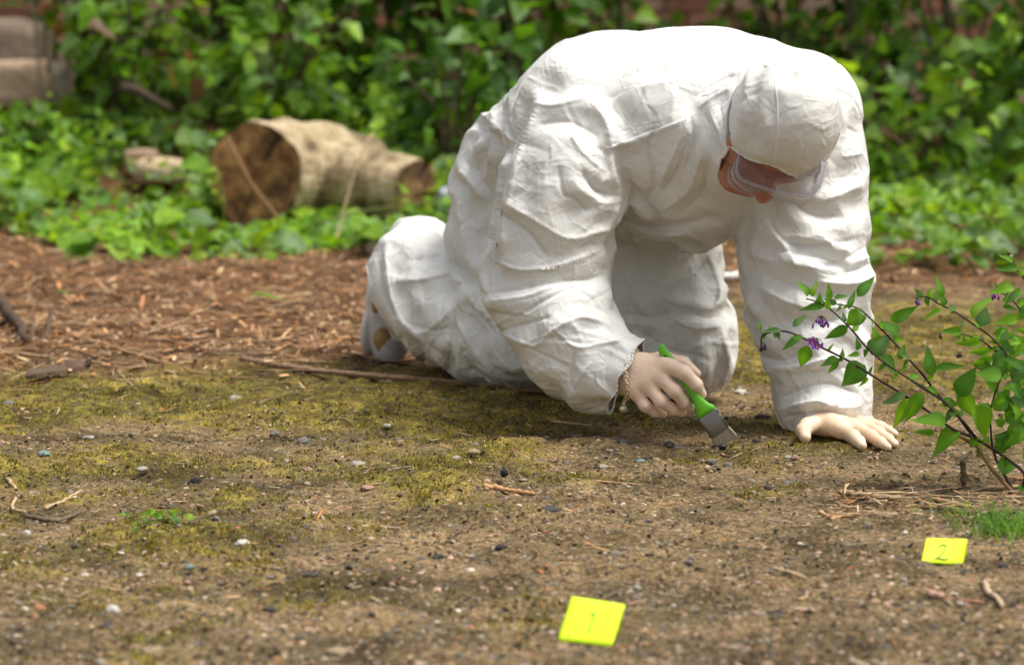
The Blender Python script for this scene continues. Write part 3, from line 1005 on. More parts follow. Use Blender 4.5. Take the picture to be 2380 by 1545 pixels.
rough_block('field_stone', P(372, 398, 9.50), 0.095, 0.08, 0.040, (0.46, 0.34, 0.22), 'pale rounded stone lying in the ivy left of the log', 'stone', 23, 0.4, 0.6)
rough_block('field_stone', P(328, 378, 9.66), 0.06, 0.06, 0.045, (0.30, 0.20, 0.13), 'brown stone leaning on the pale stone in the ivy', 'stone', 24, 0.1, 0.5)
rough_block('grey_stone', P(1042, 495, 8.6), 0.03, 0.04, 0.075, (0.33, 0.34, 0.36), 'small grey stone between the log and the white coverall', 'stone', 26, 0.1, 0.5)
rough_block('pale_stone', PZ(870, 572, 0.02), 0.035, 0.03, 0.022, (0.42, 0.33, 0.30), 'small pink stone at the ivy edge under the log', 'stone', 27, 0.4, 0.6)
# dead orange leaves hanging in the hedge
for i, (px, py, Y, a) in enumerate([(388, 150, 9.75, -1.2), (425, 118, 9.9, -0.9)]):
    c = P(px, py, Y); m = MB()
    V, F = LEAFB
    ca, sa = math.cos(a), math.sin(a)
    V = V * np.array([0.10, 0.09, 0.09]); V = np.stack([V[:, 0] * ca, V[:, 2] - 0.3 * V[:, 1], V[:, 0] * sa + V[:, 1]], -1) + c
    m.add(V, F, (0.40, 0.19, 0.08)); o = m.build('dead_leaf', M_LEAF); centre(o)
    tag(o, ['curled orange dead leaf caught in the shrub', 'brown dead leaf caught behind the orange one'][i], 'leaf')
# bare stems on the left
for i, (a, b, rr) in enumerate([((95, 300, 10.2), (110, -60, 10.4), 0.012), ((150, 320, 10.3), (165, -60, 10.6), 0.009), ((85, 240, 10.0), (70, -60, 10.2), 0.006)]):
    A = P(*a); B = P(*b); A[2] = float(gheight(A[0], A[1])[0]) - 0.02
    m = MB(); m.tube(spline([A, (A + B) / 2 + np.array([0.02, 0, 0]), B, B + np.array([0.05, 0.1, 0.3])], 14), np.linspace(rr, rr * 0.6, 14), 7, (0.20, 0.15, 0.10))
    o = m.build('bare_stem', M_STEM); centre(o); tag(o, ['thick', 'slender', 'thin'][i] + ' bare brown stem rising beside the stone blocks', 'stem')
# fallen branch lying across the shrubs
A, B = P(285, 205, 9.9), P(350, 228, 9.85)
A2 = A.copy(); m = MB(); m.tube(spline([A, (A + B) / 2 + np.array([0, 0, 0.01]), B, B + np.array([0.08, -0.02, -0.04])], 14), np.linspace(0.022, 0.010, 14), 8, (0.085, 0.06, 0.04))
o = m.build('fallen_branch', M_STEM); centre(o); tag(o, 'dark fallen branch lying across the shrub above the pale stone', 'branch')

# ---- log
def mat_bark():
    m, nt, b, o = new_mat('pale_bark')
    v = coords(nt)
    n = noise(nt, 14, 6, 0.65, v); n2 = noise(nt, 50, 5, 0.65, v)
    c = ramp(nt, n.outputs[0], [(0.33, (0.13, 0.09, 0.05)), (0.45, (0.42, 0.31, 0.17)), (0.60, (0.70, 0.56, 0.35))])
    c = mixc(nt, ramp(nt, n2.outputs[0], [(0.58, (0, 0, 0)), (0.72, (0.6, 0.6, 0.6))]), c, (0.16, 0.13, 0.05))
    nt.links.new(c, b.inputs['Base Color']); b.inputs['Roughness'].default_value = 0.9
    nt.links.new(bump(nt, n2.outputs[0], 1.0, 0.03), b.inputs['Normal'])
    return m
def mat_endgrain():
    m, nt, b, o = new_mat('sawn_end_grain')
    v = coords(nt, 'Generated')
    at = attr(nt, 'col')
    n = noise(nt, 12, 5, 0.7, coords(nt)); n2 = noise(nt, 90, 3, 0.6, coords(nt))
    c = ramp(nt, n.outputs[0], [(0.34, (0.05, 0.026, 0.011)), (0.48, (0.20, 0.105, 0.040)), (0.64, (0.42, 0.25, 0.10))])
    c = mixc(nt, 1.0, c, at, 'MULTIPLY')
    nt.links.new(c, b.inputs['Base Color']); b.inputs['Roughness'].default_value = 0.9
    nt.links.new(bump(nt, math_n(nt, 'ADD', n2.outputs[0], math_n(nt, 'MULTIPLY', n.outputs[0], 2.0)), 0.7, 0.008), b.inputs['Normal'])
    return m
M_BARK, M_END = mat_bark(), mat_endgrain()
def log_body(pts, rad, seed, nseg=48, nl=26):
    C = spline(pts, nl); rr = np.interp(np.linspace(0, 1, nl), np.linspace(0, 1, len(rad)), rad)
    V, F = tube_geo(C, rr, nseg, False)
    V = np.array(V); ctr = np.repeat(C, nseg, 0)
    d = V - ctr
    k = 1 + 0.13 * (fbm(V * 7 + seed, 3, seed) - 0.5) * 2 + 0.07 * (fbm(V * np.array([26, 14, 26]), 3, seed) - 0.5) * 2
    return ctr + d * k[:, None], F, C, nseg
def end_disc(V, nseg, first, C, tone=1.0):
    ring = V[:nseg] if first else V[-nseg:]
    c = C[0] if first else C[-1]
    ax = nrm(C[0] - C[1]) if first else nrm(C[-1] - C[-2])
    VV, FF, cc = [], [], []
    rings = [1.0, 0.94, 0.80, 0.62, 0.44, 0.26, 0.10]
    rr = np.random.default_rng(5)
    for i, k in enumerate(rings):
        for q in range(nseg):
            th = q / nseg * 2 * math.pi
            crack = 0.016 * (math.exp(-((th - 1.9) / 0.06) ** 2) + math.exp(-((th - 4.0) / 0.05) ** 2) + math.exp(-((th - 5.2) / 0.06) ** 2)) * (k > 0.15) * (k < 0.95)
            VV.append(c + (ring[q] - c) * k + ax * (0.004 + 0.004 * (rr.random() - 0.5) - crack))
            cc.append((0.35, 0.3, 0.3) if k > 0.95 else (0.25, 0.22, 0.2) if crack > 0.005 else ((1.15, 1.1, 1.0) if i % 2 else (0.85, 0.8, 0.75)))  # shallow cracks: their shade is painted into the vertex colour
    VV.append(c + ax * 0.002); cc.append((0.8, 0.7, 0.6))
    for i in range(len(rings) - 1):
        for q in range(nseg):
            FF.append((i * nseg + q, i * nseg + (q + 1) % nseg, (i + 1) * nseg + (q + 1) % nseg, (i + 1) * nseg + q))
    for q in range(nseg): FF.append(((len(rings) - 1) * nseg + q, (len(rings) - 1) * nseg + (q + 1) % nseg, len(VV) - 1))
    if not first: FF = [f[::-1] for f in FF]
    Fs = [np.array([f for f in FF if len(f) == 4]), np.array([f for f in FF if len(f) == 3])]
    return mesh_np('sawn_end', np.array(VV), Fs, True, np.array(cc) * tone)
YL = 8.75
g0 = P(600, 410, YL)
logroot = empty('log', (g0[0] + 0.2, g0[1] + 0.1, 0.0)); tag(logroot, 'sawn log with a branch stub lying in the ivy', 'log')
A = P(598, 410, YL); B = P(735, 392, YL + 0.42); Cc = P(850, 398, YL + 0.80)
rl = R(121, YL)
V, F, C, ns = log_body([A, (A + B) / 2 + np.array([0, 0, 0.006]), B, Cc], [rl, rl * 1.02, rl * 0.90, rl * 0.72], 3)
m = MB(); m.add(V, F); lb = m.build('bark', M_BARK, logroot)
link('sawn_end', end_disc(V, ns, True, C, 1.25), M_END, logroot)
link('sawn_end', end_disc(V, ns, False, C), M_END, logroot)
A2, B2 = P(700, 405, YL + 0.30), P(965, 446, YL + 0.02)
V, F, C, ns = log_body([B2, B2 * 0.62 + A2 * 0.38 + np.array([0, 0, 0.005]), A2], [R(76, YL), R(86, YL), R(98, YL)], 8, 40, 20)
m = MB(); m.add(V, F); br = m.build('branch_stub', M_BARK, logroot)
link('sawn_end', end_disc(V, ns, True, C, 0.8), M_END, br)
# dry stalks leaning on the log
for i, (pl, Y0, rr, lab) in enumerate([([(528, 318), (580, 420), (640, 500), (655, 535)], 8.55, 0.0045, 'brown dry stalk leaning across the sawn end of the log'),
                            ([(868, 310), (845, 345), (815, 430), (790, 520), (780, 560)], 8.45, 0.0038, 'pale dry stalk standing in front of the log'),
                            ([(730, 520), (850, 490), (960, 475), (1030, 470)], 8.4, 0.004, 'thin green stalk lying along the foot of the log')]):
    q = [P(a, b, Y0 - 0.05 * k) for k, (a, b) in enumerate(pl)]
    m = MB(); m.tube(spline(q, 16), np.linspace(rr, rr * 0.8, 16), 6, [(0.26, 0.15, 0.07), (0.42, 0.30, 0.18), (0.20, 0.22, 0.06)][i]); o = m.build('dry_stalk', M_STEM); centre(o); tag(o, lab, 'stalk')
def sprig(px, py, Y, seed, lab):
    r = np.random.default_rng(seed); b = P(px, py, Y); g = np.array([b[0], b[1], float(gheight(b[0], b[1])[0])])
    root = empty('sprig', g); tag(root, lab, 'sprig', None)
    m = MB(); m.tube(spline([g, (g + b) / 2 + np.array([0.02, 0, 0]), b], 8), 0.002, 5, (0.2, 0.25, 0.06)); m.build('stem', M_STEM, root)
    for k in range(6):
        o = np.array([[r.normal(), r.normal(), 0.2]])
        place_leaf(root, leaf_shared(LEAFH, 'h', GREEN_L[2]), g + (b - g) * (0.55 + 0.09 * k), leaf_rot(1, r, o, 0.4, 0.2)[0], 0.035)
sprig(505, 395, 8.5, 1, 'thin leafy sprig beside the left rim of the sawn log'); sprig(930, 430, 8.4, 2, 'thin leafy sprig in front of the branch stub'); sprig(985, 460, 8.4, 3, 'short leafy sprig at the edge of the branch stub')
# ------------------------------------------------------------------ the person
def pt(px, py, Y, rpx):
    return (P(px, py, Y), R(rpx, Y))

def build_suit():
    torso = [
        ell(P(1610, 300, 5.22), np.eye(3), (0.230, 0.22, 0.172)),
        ell(P(1560, 330, 5.38), np.eye(3), (0.215, 0.22, 0.180)),
        cone(P(1400, 310, 5.52), P(1270, 410, 5.72), 0.195, 0.175),
        cone(P(1440, 330, 5.50), P(1400, 400, 5.70), 0.190, 0.165),
        cone(P(1560, 400, 5.25), P(1600, 420, 5.20), 0.115, 0.105),     # slack over the belly
        cone(P(1490, 400, 5.36), P(1620, 435, 5.26), 0.110, 0.105),
        cone(P(1345, 225, 5.17), P(1560, 205, 5.25), 0.086, 0.095),
        cone(P(1870, 238, 5.17), P(1690, 205, 5.22), 0.088, 0.095),
    ]
    arm_r = chain([pt(1335, 225, 5.16, 108), pt(1318, 330, 5.12, 112), pt(1302, 450, 5.10, 130), pt(1275, 590, 5.10, 128),
                   pt(1272, 690, 5.08, 122), pt(1325, 790, 5.03, 112), pt(1385, 855, 4.99, 90), pt(1440, 866, 4.965, 68), pt(1510, 868, 4.94, 62)])
    arm_l = chain([pt(1876, 245, 5.17, 104), pt(1885, 330, 5.16, 110), pt(1882, 440, 5.15, 120), pt(1870, 590, 5.13, 136),
                   pt(1876, 700, 5.11, 136), pt(1900, 820, 5.08, 112), pt(1913, 910, 5.06, 92), pt(1913, 955, 5.05, 88), pt(1916, 1010, 5.03, 84)])
    leg_r = chain([pt(1205, 430, 5.72, 145), pt(1190, 560, 5.68, 135), pt(1205, 690, 5.60, 124), pt(1225, 790, 5.52, 105)])
    shin_r = chain([pt(1225, 790, 5.52, 105), pt(1130, 780, 5.60, 106), pt(1030, 720, 5.72, 112), pt(965, 640, 5.84, 100), pt(978, 585, 5.92, 88)]) \
        + chain([pt(965, 690, 5.83, 100), pt(925, 745, 5.90, 62), pt(905, 750, 5.93, 50)])
    leg_l = chain([pt(1440, 430, 5.66, 150), pt(1520, 620, 5.52, 148), pt(1575, 760, 5.43, 122), pt(1592, 815, 5.40, 112)])
    shin_l = chain([pt(1590, 815, 5.40, 110), pt(1480, 790, 5.60, 104), pt(1360, 740, 5.82, 90), pt(1280, 700, 5.98, 80)])
    hood_n = [ell(HC + HR @ [0, -0.006, 0], HR, (0.099, 0.112, 0.134)),
              cone(HC + HR @ [0, -0.010, -0.06], P(1735, 275, 5.14), 0.078, 0.125),
              cone(HC + HR @ [0.03, 0.03, -0.075], P(1650, 335, 5.16), 0.074, 0.11),
              cone(HC + HR @ [-0.03, 0.0, -0.06], P(1815, 270, 5.16), 0.070, 0.10)]
    g = [sdf_group(torso, 0.07), sdf_group(arm_r, 0.05), sdf_group(arm_l, 0.05), sdf_group(leg_r, 0.05), sdf_group(shin_r, 0.05),
         sdf_group(leg_l, 0.05), sdf_group(shin_l, 0.05), sdf_group(hood_n, 0.025)]
    def f(p):
        d = g[0](p)
        d = smin(d, g[3](p), 0.06); d = smin(d, g[5](p), 0.05)
        d = smin(d, smin(g[4](p), g[3](p), 0.02), 0.02); d = smin(d, g[6](p), 0.02)
        a = smin(g[1](p), g[2](p), 0.02)
        d = smin(d, a, 0.045)
        d = smin(d, g[7](p), 0.026)
        return np.maximum(d, 0.004 - p[:, 2])           # rests on the ground
    return f

def wrinkle(V, Q, ex, lo, hi, iters, bend, H0, dirs=None, tang=0.03, relax=0.5, mom=0.8, hp=25, every=4, keep=0.0):
    """relax a sheet with too much cloth for its form inside a thin shell: it buckles into folds.
    ex: surplus per vertex; dirs: direction of the surplus; H0: folds it starts from"""
    n = len(V)
    N = vnormals(V, Q)
    E = edges_of(Q)
    D = np.concatenate([Q[:, [0, 2]], Q[:, [1, 3]]])
    A = np.concatenate([E, D])
    e = V[A[:, 1]] - V[A[:, 0]]
    L0 = np.linalg.norm(e, axis=1)
    g = 0.5 * (ex[A[:, 0]] + ex[A[:, 1]])
    if dirs is not None:
        c2 = ((e / L0[:, None]) * dirs[A[:, 0]]).sum(1) ** 2
        g = g * (0.22 + 1.0 * c2)
    L0 = L0 * (1 + g)
    w = np.concatenate([np.ones(len(E)), np.full(len(D), 0.6)])
    X = V + N * H0[:, None]
    ia, ib = A[:, 0], A[:, 1]
    iall = np.concatenate([ia, ib])
    W = np.bincount(iall, np.concatenate([w, w]), n)[:, None]
    ei = np.concatenate([E[:, 0], E[:, 1]]); ej = np.concatenate([E[:, 1], E[:, 0]])
    deg = np.bincount(ei, minlength=n)
    vel = np.zeros_like(X)
    for it in range(iters):
        d = X[ib] - X[ia]
        L = np.sqrt((d * d).sum(1)) + 1e-9
        c = d * (w * 0.5 * (L - L0) / L)[:, None]
        dx = relax * scatter_add(iall, np.concatenate([c, -c]), n) / W
        lap = scatter_add(ei, X[ej], n) / deg[:, None] - X
        l2 = scatter_add(ei, lap[ej], n) / deg[:, None] - lap
        vel = mom * vel + dx - bend * l2
        X = X + vel
        o = X - V
        h = (o * N).sum(1)
        t = o - h[:, None] * N
        if it % every == 0:
            q = h.copy()
            for _ in range(hp): q = 0.2 * q + 0.8 * np.bincount(ei, q[ej], n) / deg
            h = h - 0.5 * q
            if keep: h = h + keep * (H0 - h) * (np.abs(H0) > 0.002)
        tl = np.sqrt((t * t).sum(1)) + 1e-9
        t *= np.minimum(1, tang / tl)[:, None]
        X = V + t + np.clip(h, -lo, hi)[:, None] * N
        X[:, 2] = np.maximum(X[:, 2], 0.003)
    return X

def to_px(V):
    d = V - np.array([0, 0, CAMH])
    zc = d[:, 1] * CP - d[:, 2] * SP
    yc = d[:, 1] * SP + d[:, 2] * CP
    return np.stack([CX + FPX * d[:, 0] / zc, CY - FPX * yc / zc], -1), zc

def strokes_field(V, N, strokes):
    """fold height at each vertex from fold lines (pixel polylines): sign * amplitude * profile of the distance"""
    px, zc = to_px(V)
    view = np.array([0, 0, CAMH]) - V
    view /= np.linalg.norm(view, axis=1)[:, None]
    front = smooth(0.0, 0.25, (N * view).sum(1))
    # nearest surface only: coarse depth buffer
    cell = (px // 16).astype(int)
    key = cell[:, 0] * 4096 + cell[:, 1]
    u, inv = np.unique(key, return_inverse=True)
    zmin = np.full(len(u), 1e9); np.minimum.at(zmin, inv, zc)
    vis = front * smooth(0.16, 0.10, zc - zmin[inv])
    H = np.zeros(len(V))
    for sg, amp, wd, pl in strokes:
        pl = spline(pl, 10 * len(pl)) if len(pl) > 2 else spline(pl, 14)
        d2 = np.full(len(V), 1e9)
        m = (px[:, 0] > pl[:, 0].min() - 60) & (px[:, 0] < pl[:, 0].max() + 60) & (px[:, 1] > pl[:, 1].min() - 60) & (px[:, 1] < pl[:, 1].max() + 60)
        q = px[m]
        if not len(q): continue
        dd = np.sqrt(((q[:, None, :] - pl[None]) ** 2).sum(-1))
        k = dd.argmin(1); dm = dd[np.arange(len(q)), k]
        tt = k / (len(pl) - 1)
        ends = smooth(0, 0.12, tt) * smooth(1, 0.88, tt)
        H[m] += sg * amp * np.maximum(0, 1 - dm / wd) * (0.35 + 0.65 * ends) * vis[m]
    return H

# the folds that show in the suit: (+ ridge / - valley, height, half width in pixels, line)
def _fold(s):
    return s
FOLDS = [
 (-1, .014, 22, [(1232, 241), (1181, 365), (1159, 466), (1141, 583), (1132, 680)]),
 (+1, .010, 22, [(1252, 241), (1203, 365), (1181, 466), (1163, 583)]),
 (-1, .010, 18, [(1108, 285), (1150, 318), (1185, 357)]), (+1, .008, 16, [(1120, 268), (1162, 300), (1195, 335)]),
 (-1, .010, 16, [(1163, 216), (1174, 274), (1192, 325)]),
 (+1, .009, 18, [(1072, 401), (1098, 430), (1123, 463)]), (-1, .008, 18, [(1085, 380), (1120, 420), (1140, 450)]),
 (+1, .008, 18, [(1062, 441), (1072, 521), (1083, 583)]), (-1, .008, 16, [(1090, 470), (1105, 540), (1112, 600)]),
 (+1, .010, 20, [(1377, 241), (1414, 299), (1421, 383), (1440, 470), (1410, 539)]),
 (-1, .009, 16, [(1297, 390), (1308, 448), (1334, 463), (1363, 492)]),
 (+1, .009, 18, [(1159, 466), (1232, 506), (1316, 554), (1377, 543), (1410, 535)]),
 (-1, .011, 18, [(1156, 492), (1225, 540), (1272, 597)]),
 (+1, .007, 16, [(1239, 241), (1287, 245), (1363, 226)]), (-1, .007, 18, [(1250, 290), (1322, 285), (1385, 315)]),
 (+1, .007, 16, [(1325, 310), (1350, 350), (1400, 395)]), (-1, .007, 16, [(1350, 400), (1385, 440), (1425, 450)]),
 (+1, .009, 16, [(1139, 599), (1203, 626), (1288, 619), (1386, 585)]),
 (-1, .013, 17, [(1132, 682), (1220, 667), (1305, 653), (1403, 643)]),
 (+1, .009, 14, [(1135, 700), (1222, 688), (1285, 665)]),
 (-1, .010, 16, [(1139, 725), (1203, 732), (1271, 695), (1369, 650)]),
 (+1, .008, 14, [(1148, 758), (1200, 728), (1230, 731)]),
 (-1, .009, 14, [(1152, 772), (1237, 748), (1278, 735)]),
 (+1, .010, 16, [(1149, 768), (1237, 802), (1288, 765), (1352, 738), (1417, 755)]),
 (-1, .009, 16, [(1217, 806), (1278, 785), (1305, 789), (1373, 800)]),
 (+1, .009, 15, [(1288, 765), (1339, 806), (1400, 798), (1451, 789)]),
 (-1, .009, 14, [(1335, 809), (1325, 874), (1335, 911)]), (+1, .009, 14, [(1370, 843), (1339, 890), (1329, 915)]),
 (-1, .008, 14, [(1227, 809), (1288, 836), (1320, 850)]), (+1, .006, 12, [(1400, 830), (1385, 880), (1410, 910)]), (-1, .006, 12, [(1420, 820), (1405, 870), (1425, 915)]),
 (+1, .009, 18, [(925, 741), (972, 775), (1020, 748), (1050, 717)]), (-1, .008, 14, [(958, 755), (1013, 768), (1040, 760)]),
 (-1, .012, 16, [(1050, 714), (1057, 755), (1047, 806), (1040, 880)]), (+1, .010, 16, [(1054, 728), (1094, 806), (1162, 901)]),
 (-1, .008, 14, [(1084, 704), (1135, 755), (1145, 770)]), (+1, .008, 14, [(1128, 694), (1145, 758)]),
 (-1, .014, 18, [(1054, 606), (1091, 653), (1128, 690)]), (+1, .010, 16, [(1068, 640), (1095, 700), (1140, 745)]),
 (-1, .006, 12, [(996, 571), (1033, 578)]), (-1, .007, 14, [(958, 605), (1000, 600), (1040, 590)]), (+1, .008, 16, [(915, 655), (985, 648), (1050, 632)]),
 (-1, .008, 14, [(880, 600), (890, 680), (925, 760), (940, 830)]), (+1, .007, 12, [(895, 590), (910, 690), (945, 770)]),
 (-1, .007, 12, [(990, 800), (1030, 830), (1040, 870)]), (+1, .007, 12, [(975, 780), (1020, 850), (1035, 885)]), (-1, .007, 12, [(1090, 850), (1130, 880), (1150, 895)]),
 (+1, .010, 18, [(1634, 569), (1668, 653), (1672, 697), (1645, 718), (1583, 708)]),
 (-1, .010, 18, [(1532, 675), (1612, 631), (1638, 606)]), (+1, .008, 16, [(1521, 682), (1583, 711)]),
 (-1, .010, 16, [(1419, 718), (1503, 737), (1561, 726)]), (+1, .009, 16, [(1561, 740), (1612, 762), (1674, 758)]), (-1, .010, 16, [(1477, 766), (1561, 813), (1634, 828)]),
 (+1, .009, 16, [(1681, 787), (1692, 849), (1666, 925)]), (-1, .008, 16, [(1645, 770), (1612, 813), (1620, 900)]), (+1, .007, 14, [(1450, 640), (1480, 690), (1500, 735)]), (-1, .007, 14, [(1430, 620), (1455, 670), (1470, 720)]),
 (-1, .011, 14, [(1445, 504), (1514, 526), (1590, 522), (1660, 500)]), (+1, .008, 14, [(1450, 520), (1514, 545), (1600, 545)]),
 (+1, .008, 14, [(1470, 470), (1510, 515)]), (+1, .009, 16, [(1410, 345), (1480, 325), (1595, 280)]),
 (-1, .012, 18, [(1519, 300), (1507, 350), (1519, 430), (1479, 474)]), (+1, .010, 16, [(1598, 280), (1577, 336), (1530, 434)]), (-1, .009, 16, [(1600, 320), (1572, 400), (1530, 460)]),
 (+1, .008, 16, [(1630, 360), (1600, 440), (1540, 490)]), (-1, .008, 16, [(1645, 380), (1630, 450), (1580, 500)]), (-1, .008, 14, [(1450, 400), (1475, 440), (1478, 470)]),
 (-1, .007, 12, [(1618, 224), (1660, 195), (1703, 176)]), (+1, .007, 12, [(1625, 250), (1660, 225), (1700, 205)]), (-1, .008, 12, [(1636, 266), (1663, 315), (1666, 352)]),
 (+1, .007, 10, [(1650, 262), (1672, 310), (1680, 345)]), (-1, .007, 10, [(1672, 245), (1682, 300), (1692, 345)]), (-1, .008, 14, [(1606, 275), (1609, 330), (1592, 396)]),
 (+1, .009, 16, [(1918, 466), (1963, 448), (2005, 427)]), (-1, .009, 16, [(1838, 466), (1880, 497), (1940, 503)]), (+1, .008, 14, [(1960, 365), (2000, 357)]), (-1, .007, 14, [(1963, 294), (1993, 312)]),
 (+1, .009, 18, [(1750, 489), (1819, 569), (1852, 620)]), (-1, .010, 17, [(1783, 504), (1823, 558), (1892, 569), (1990, 556)]),
 (+1, .009, 15, [(1830, 548), (1921, 562), (1976, 588)]), (-1, .010, 15, [(1801, 580), (1896, 595), (1950, 613)]), (+1, .009, 14, [(1816, 609), (1903, 624), (1954, 635)]),
 (-1, .010, 15, [(1896, 624), (1961, 602), (2020, 570)]), (+1, .008, 14, [(1990, 606), (2024, 595)]), (-1, .010, 14, [(1925, 645), (1994, 624), (2024, 613)]), (+1, .009, 14, [(1900, 655), (1970, 660), (2024, 650)]),
 (-1, .009, 15, [(1780, 640), (1850, 668), (1920, 690), (1990, 690)]), (+1, .008, 15, [(1770, 670), (1840, 705), (1920, 725)]), (-1, .008, 16, [(1860, 740), (1930, 745), (2010, 720)]),
 (+1, .010, 12, [(1815, 950), (1896, 932), (1947, 948), (2000, 942)]), (-1, .011, 13, [(1815, 925), (1860, 904), (1925, 890), (1990, 915)]), (-1, .008, 12, [(1768, 828), (1819, 838), (1867, 818)]), (+1, .008, 15, [(1790, 855), (1860, 850), (1960, 820)]),
 (-1, .008, 14, [(1830, 875), (1900, 862), (1990, 850)]), (-1, .008, 10, [(1820, 968), (1903, 958), (2000, 968)]),
]

# head frame: columns = his left (r), face direction (f), crown (u)
HC = P(1820, 285, 4.87)
_f = nrm((-0.22, -0.26, -0.94)); _u = nrm((0.08, -0.97, 0.20)); _u = nrm(_u - _f * (_u @ _f)); _r = np.cross(_f, _u)
HR = np.stack([_r, _f, _u], 1)

def head_local(p):
    return (p - HC) @ HR

suit_sdf = build_suit()
Vs, Qs = sdf_mesh(suit_sdf, (-0.45, 4.62, -0.03), (0.80, 6.30, 0.84), 0.012, 3)

LIMB = [(P(1335, 225, 5.16), P(1275, 640, 5.10)), (P(1275, 690, 5.08), P(1450, 868, 4.96)), (P(1880, 235, 5.17), P(1905, 950, 5.05)),
        (P(1205, 430, 5.72), P(1225, 790, 5.52)), (P(1225, 790, 5.52), P(965, 640, 5.84)), (P(1440, 430, 5.66), P(1590, 815, 5.40)),
        (P(1590, 815, 5.40), P(1280, 700, 5.98)), (P(1610, 300, 5.15), P(1400, 350, 5.60)), (P(1826, 283, 4.87), P(1735, 265, 5.14))]
def fold_dirs(V, N, seed):
    best = np.full(len(V), 1e9); ax = np.zeros_like(V)
    for a, b in LIMB:
        ab = b - a
        t = np.clip((V - a) @ ab / (ab @ ab), 0, 1)
        d = np.linalg.norm(V - a - t[:, None] * ab, axis=1)
        m = d < best
        best[m] = d[m]; ax[m] = nrm(ab)
    ax = ax - N * (ax * N).sum(1)[:, None]
    ax /= np.linalg.norm(ax, axis=1)[:, None] + 1e-9
    bt = np.cross(N, ax)
    ang = (fbm(V * 4.5, 2, seed) - 0.5) * 5.2
    return ax * np.cos(ang)[:, None] + bt * np.sin(ang)[:, None]

def surplus(V, base, seed, sc):
    inhead = smooth(0.20, 0.13, np.linalg.norm(head_local(V), axis=1))
    zup = smooth(0.54, 0.66, V[:, 2]) * (V[:, 1] > 5.03)
    pat = smooth(0.30, 0.72, fbm(V * sc, 2, seed))
    return base * (0.25 + 1.1 * pat) * (1 - 0.5 * inhead) * (1 - 0.62 * zup)

Ns = vnormals(Vs, Qs)
H0 = 1.25 * strokes_field(Vs, Ns, FOLDS)
H0 = H0 + 0.010 * (fbm(Vs * 8, 2, 5) - 0.5) * 2 * smooth(0.006, 0.0, np.abs(H0))
Vs = wrinkle(Vs, Qs, surplus(Vs, 0.14, 3, 5), 0.032, 0.024, 210, 0.025, H0, fold_dirs(Vs, Ns, 21), hp=50, keep=0.10)
Vs, Qs = subdivide(Vs, Qs)
Vs = lap_smooth(Vs, edges_of(Qs), 1, 0.4)
Ns = vnormals(Vs, Qs)
Vs = wrinkle(Vs, Qs, surplus(Vs, 0.10, 8, 9), 0.010, 0.009, 60, 0.025, 0.003 * (fbm(Vs * 26, 2, 11) - 0.5) * 2, fold_dirs(Vs, Ns, 33), tang=0.012, hp=25)

Vs = facet(Vs, Qs, 14, 20, 0.28, 0.08)

def kinks(V, Q, n, seed, rmin, rmax, slope):
    """paper-like creases: the sheet bends sharply along short straight lines"""
    r = np.random.default_rng(seed)
    N = vnormals(V, Q)
    o = np.argsort(V[:, 0]); xs = V[o, 0]
    h = np.zeros(len(V))
    inh = np.linalg.norm(head_local(V), axis=1) < 0.16
    for c in r.integers(0, len(V), n):
        R0 = rmin * (rmax / rmin) ** r.random()
        a, b2 = np.searchsorted(xs, (V[c, 0] - R0, V[c, 0] + R0))
        k = o[a:b2]
        d = V[k] - V[c]
        k = k[(np.abs(d) < R0).all(1)]; d = V[k] - V[c]
        t = nrm(np.cross(N[c], r.normal(0, 1, 3))); s = np.cross(N[c], t)
        u, v = d @ t, d @ s
        ok = (N[k] @ N[c]) > 0.2
        wnd = smooth(1.0, 0.25, np.abs(u) / R0) * smooth(1.0, 0.15, np.abs(v) / (0.75 * R0)) * ok
        sg = slope * r.uniform(0.4, 1.0) * (1 if r.random() < 0.62 else -1) * (0.55 if inh[c] else 1.0) * (0.6 if V[c, 2] > 0.6 else 1.0)
        h[k] += sg * (0.32 * R0 - np.abs(v + 0.12 * R0 * np.sin(u / R0 * 3 + c))) * wnd
    h = np.clip(h, -0.010, 0.010)
    return V + N * h[:, None]
Vs, Qs = subdivide(Vs, Qs)
Vs = lap_smooth(Vs, edges_of(Qs), 1, 0.3)
Vs = kinks(Vs, Qs, 170, 91, 0.05, 0.13, 0.26)

def creases(V, Q, n, seed):
    """thin straight crease lines, as in paper-like cloth"""
    r = np.random.default_rng(seed)
    N = vnormals(V, Q)
    o = np.argsort(V[:, 0]); xs = V[o, 0]
    D = fold_dirs(V, N, 55)
    h = np.zeros(len(V))
    inh = np.linalg.norm(head_local(V), axis=1) < 0.16
    for c in r.integers(0, len(V), n):
        L = 0.020 * (0.11 / 0.020) ** r.random() * (0.6 if inh[c] else 1.0)
        w = r.uniform(0.004, 0.009)
        a, b2 = np.searchsorted(xs, (V[c, 0] - L, V[c, 0] + L))
        k = o[a:b2]
        d = V[k] - V[c]
        m = (np.abs(d) < L).all(1); k = k[m]; d = d[m]
        ang = r.normal(0, 0.6)
        t0 = nrm(np.cross(N[c], D[c])); t = nrm(t0 * math.cos(ang) + np.cross(N[c], t0) * math.sin(ang)); s = np.cross(N[c], t)
        u, v = d @ t, d @ s + 0.06 * L * np.sin((d @ t) / L * 4 + c)
        ok = (N[k] @ N[c]) > 0.1
        q = np.maximum(0, 1 - np.abs(v) / w)
        sg = w * r.uniform(0.09, 0.27) * (1 if r.random() < 0.7 else -1)
        h[k] += sg * q * smooth(1.0, 0.3, np.abs(u) / L) * ok
    return V + N * np.clip(h, -0.004, 0.004)[:, None]
Vs = creases(Vs, Qs, 1300, 92)
crisp = [(sg, a * 0.42, w * 0.42, pl) for sg, a, w, pl in FOLDS]
Ns = vnormals(Vs, Qs)
Vs = Vs + Ns * strokes_field(Vs, Ns, crisp)[:, None]

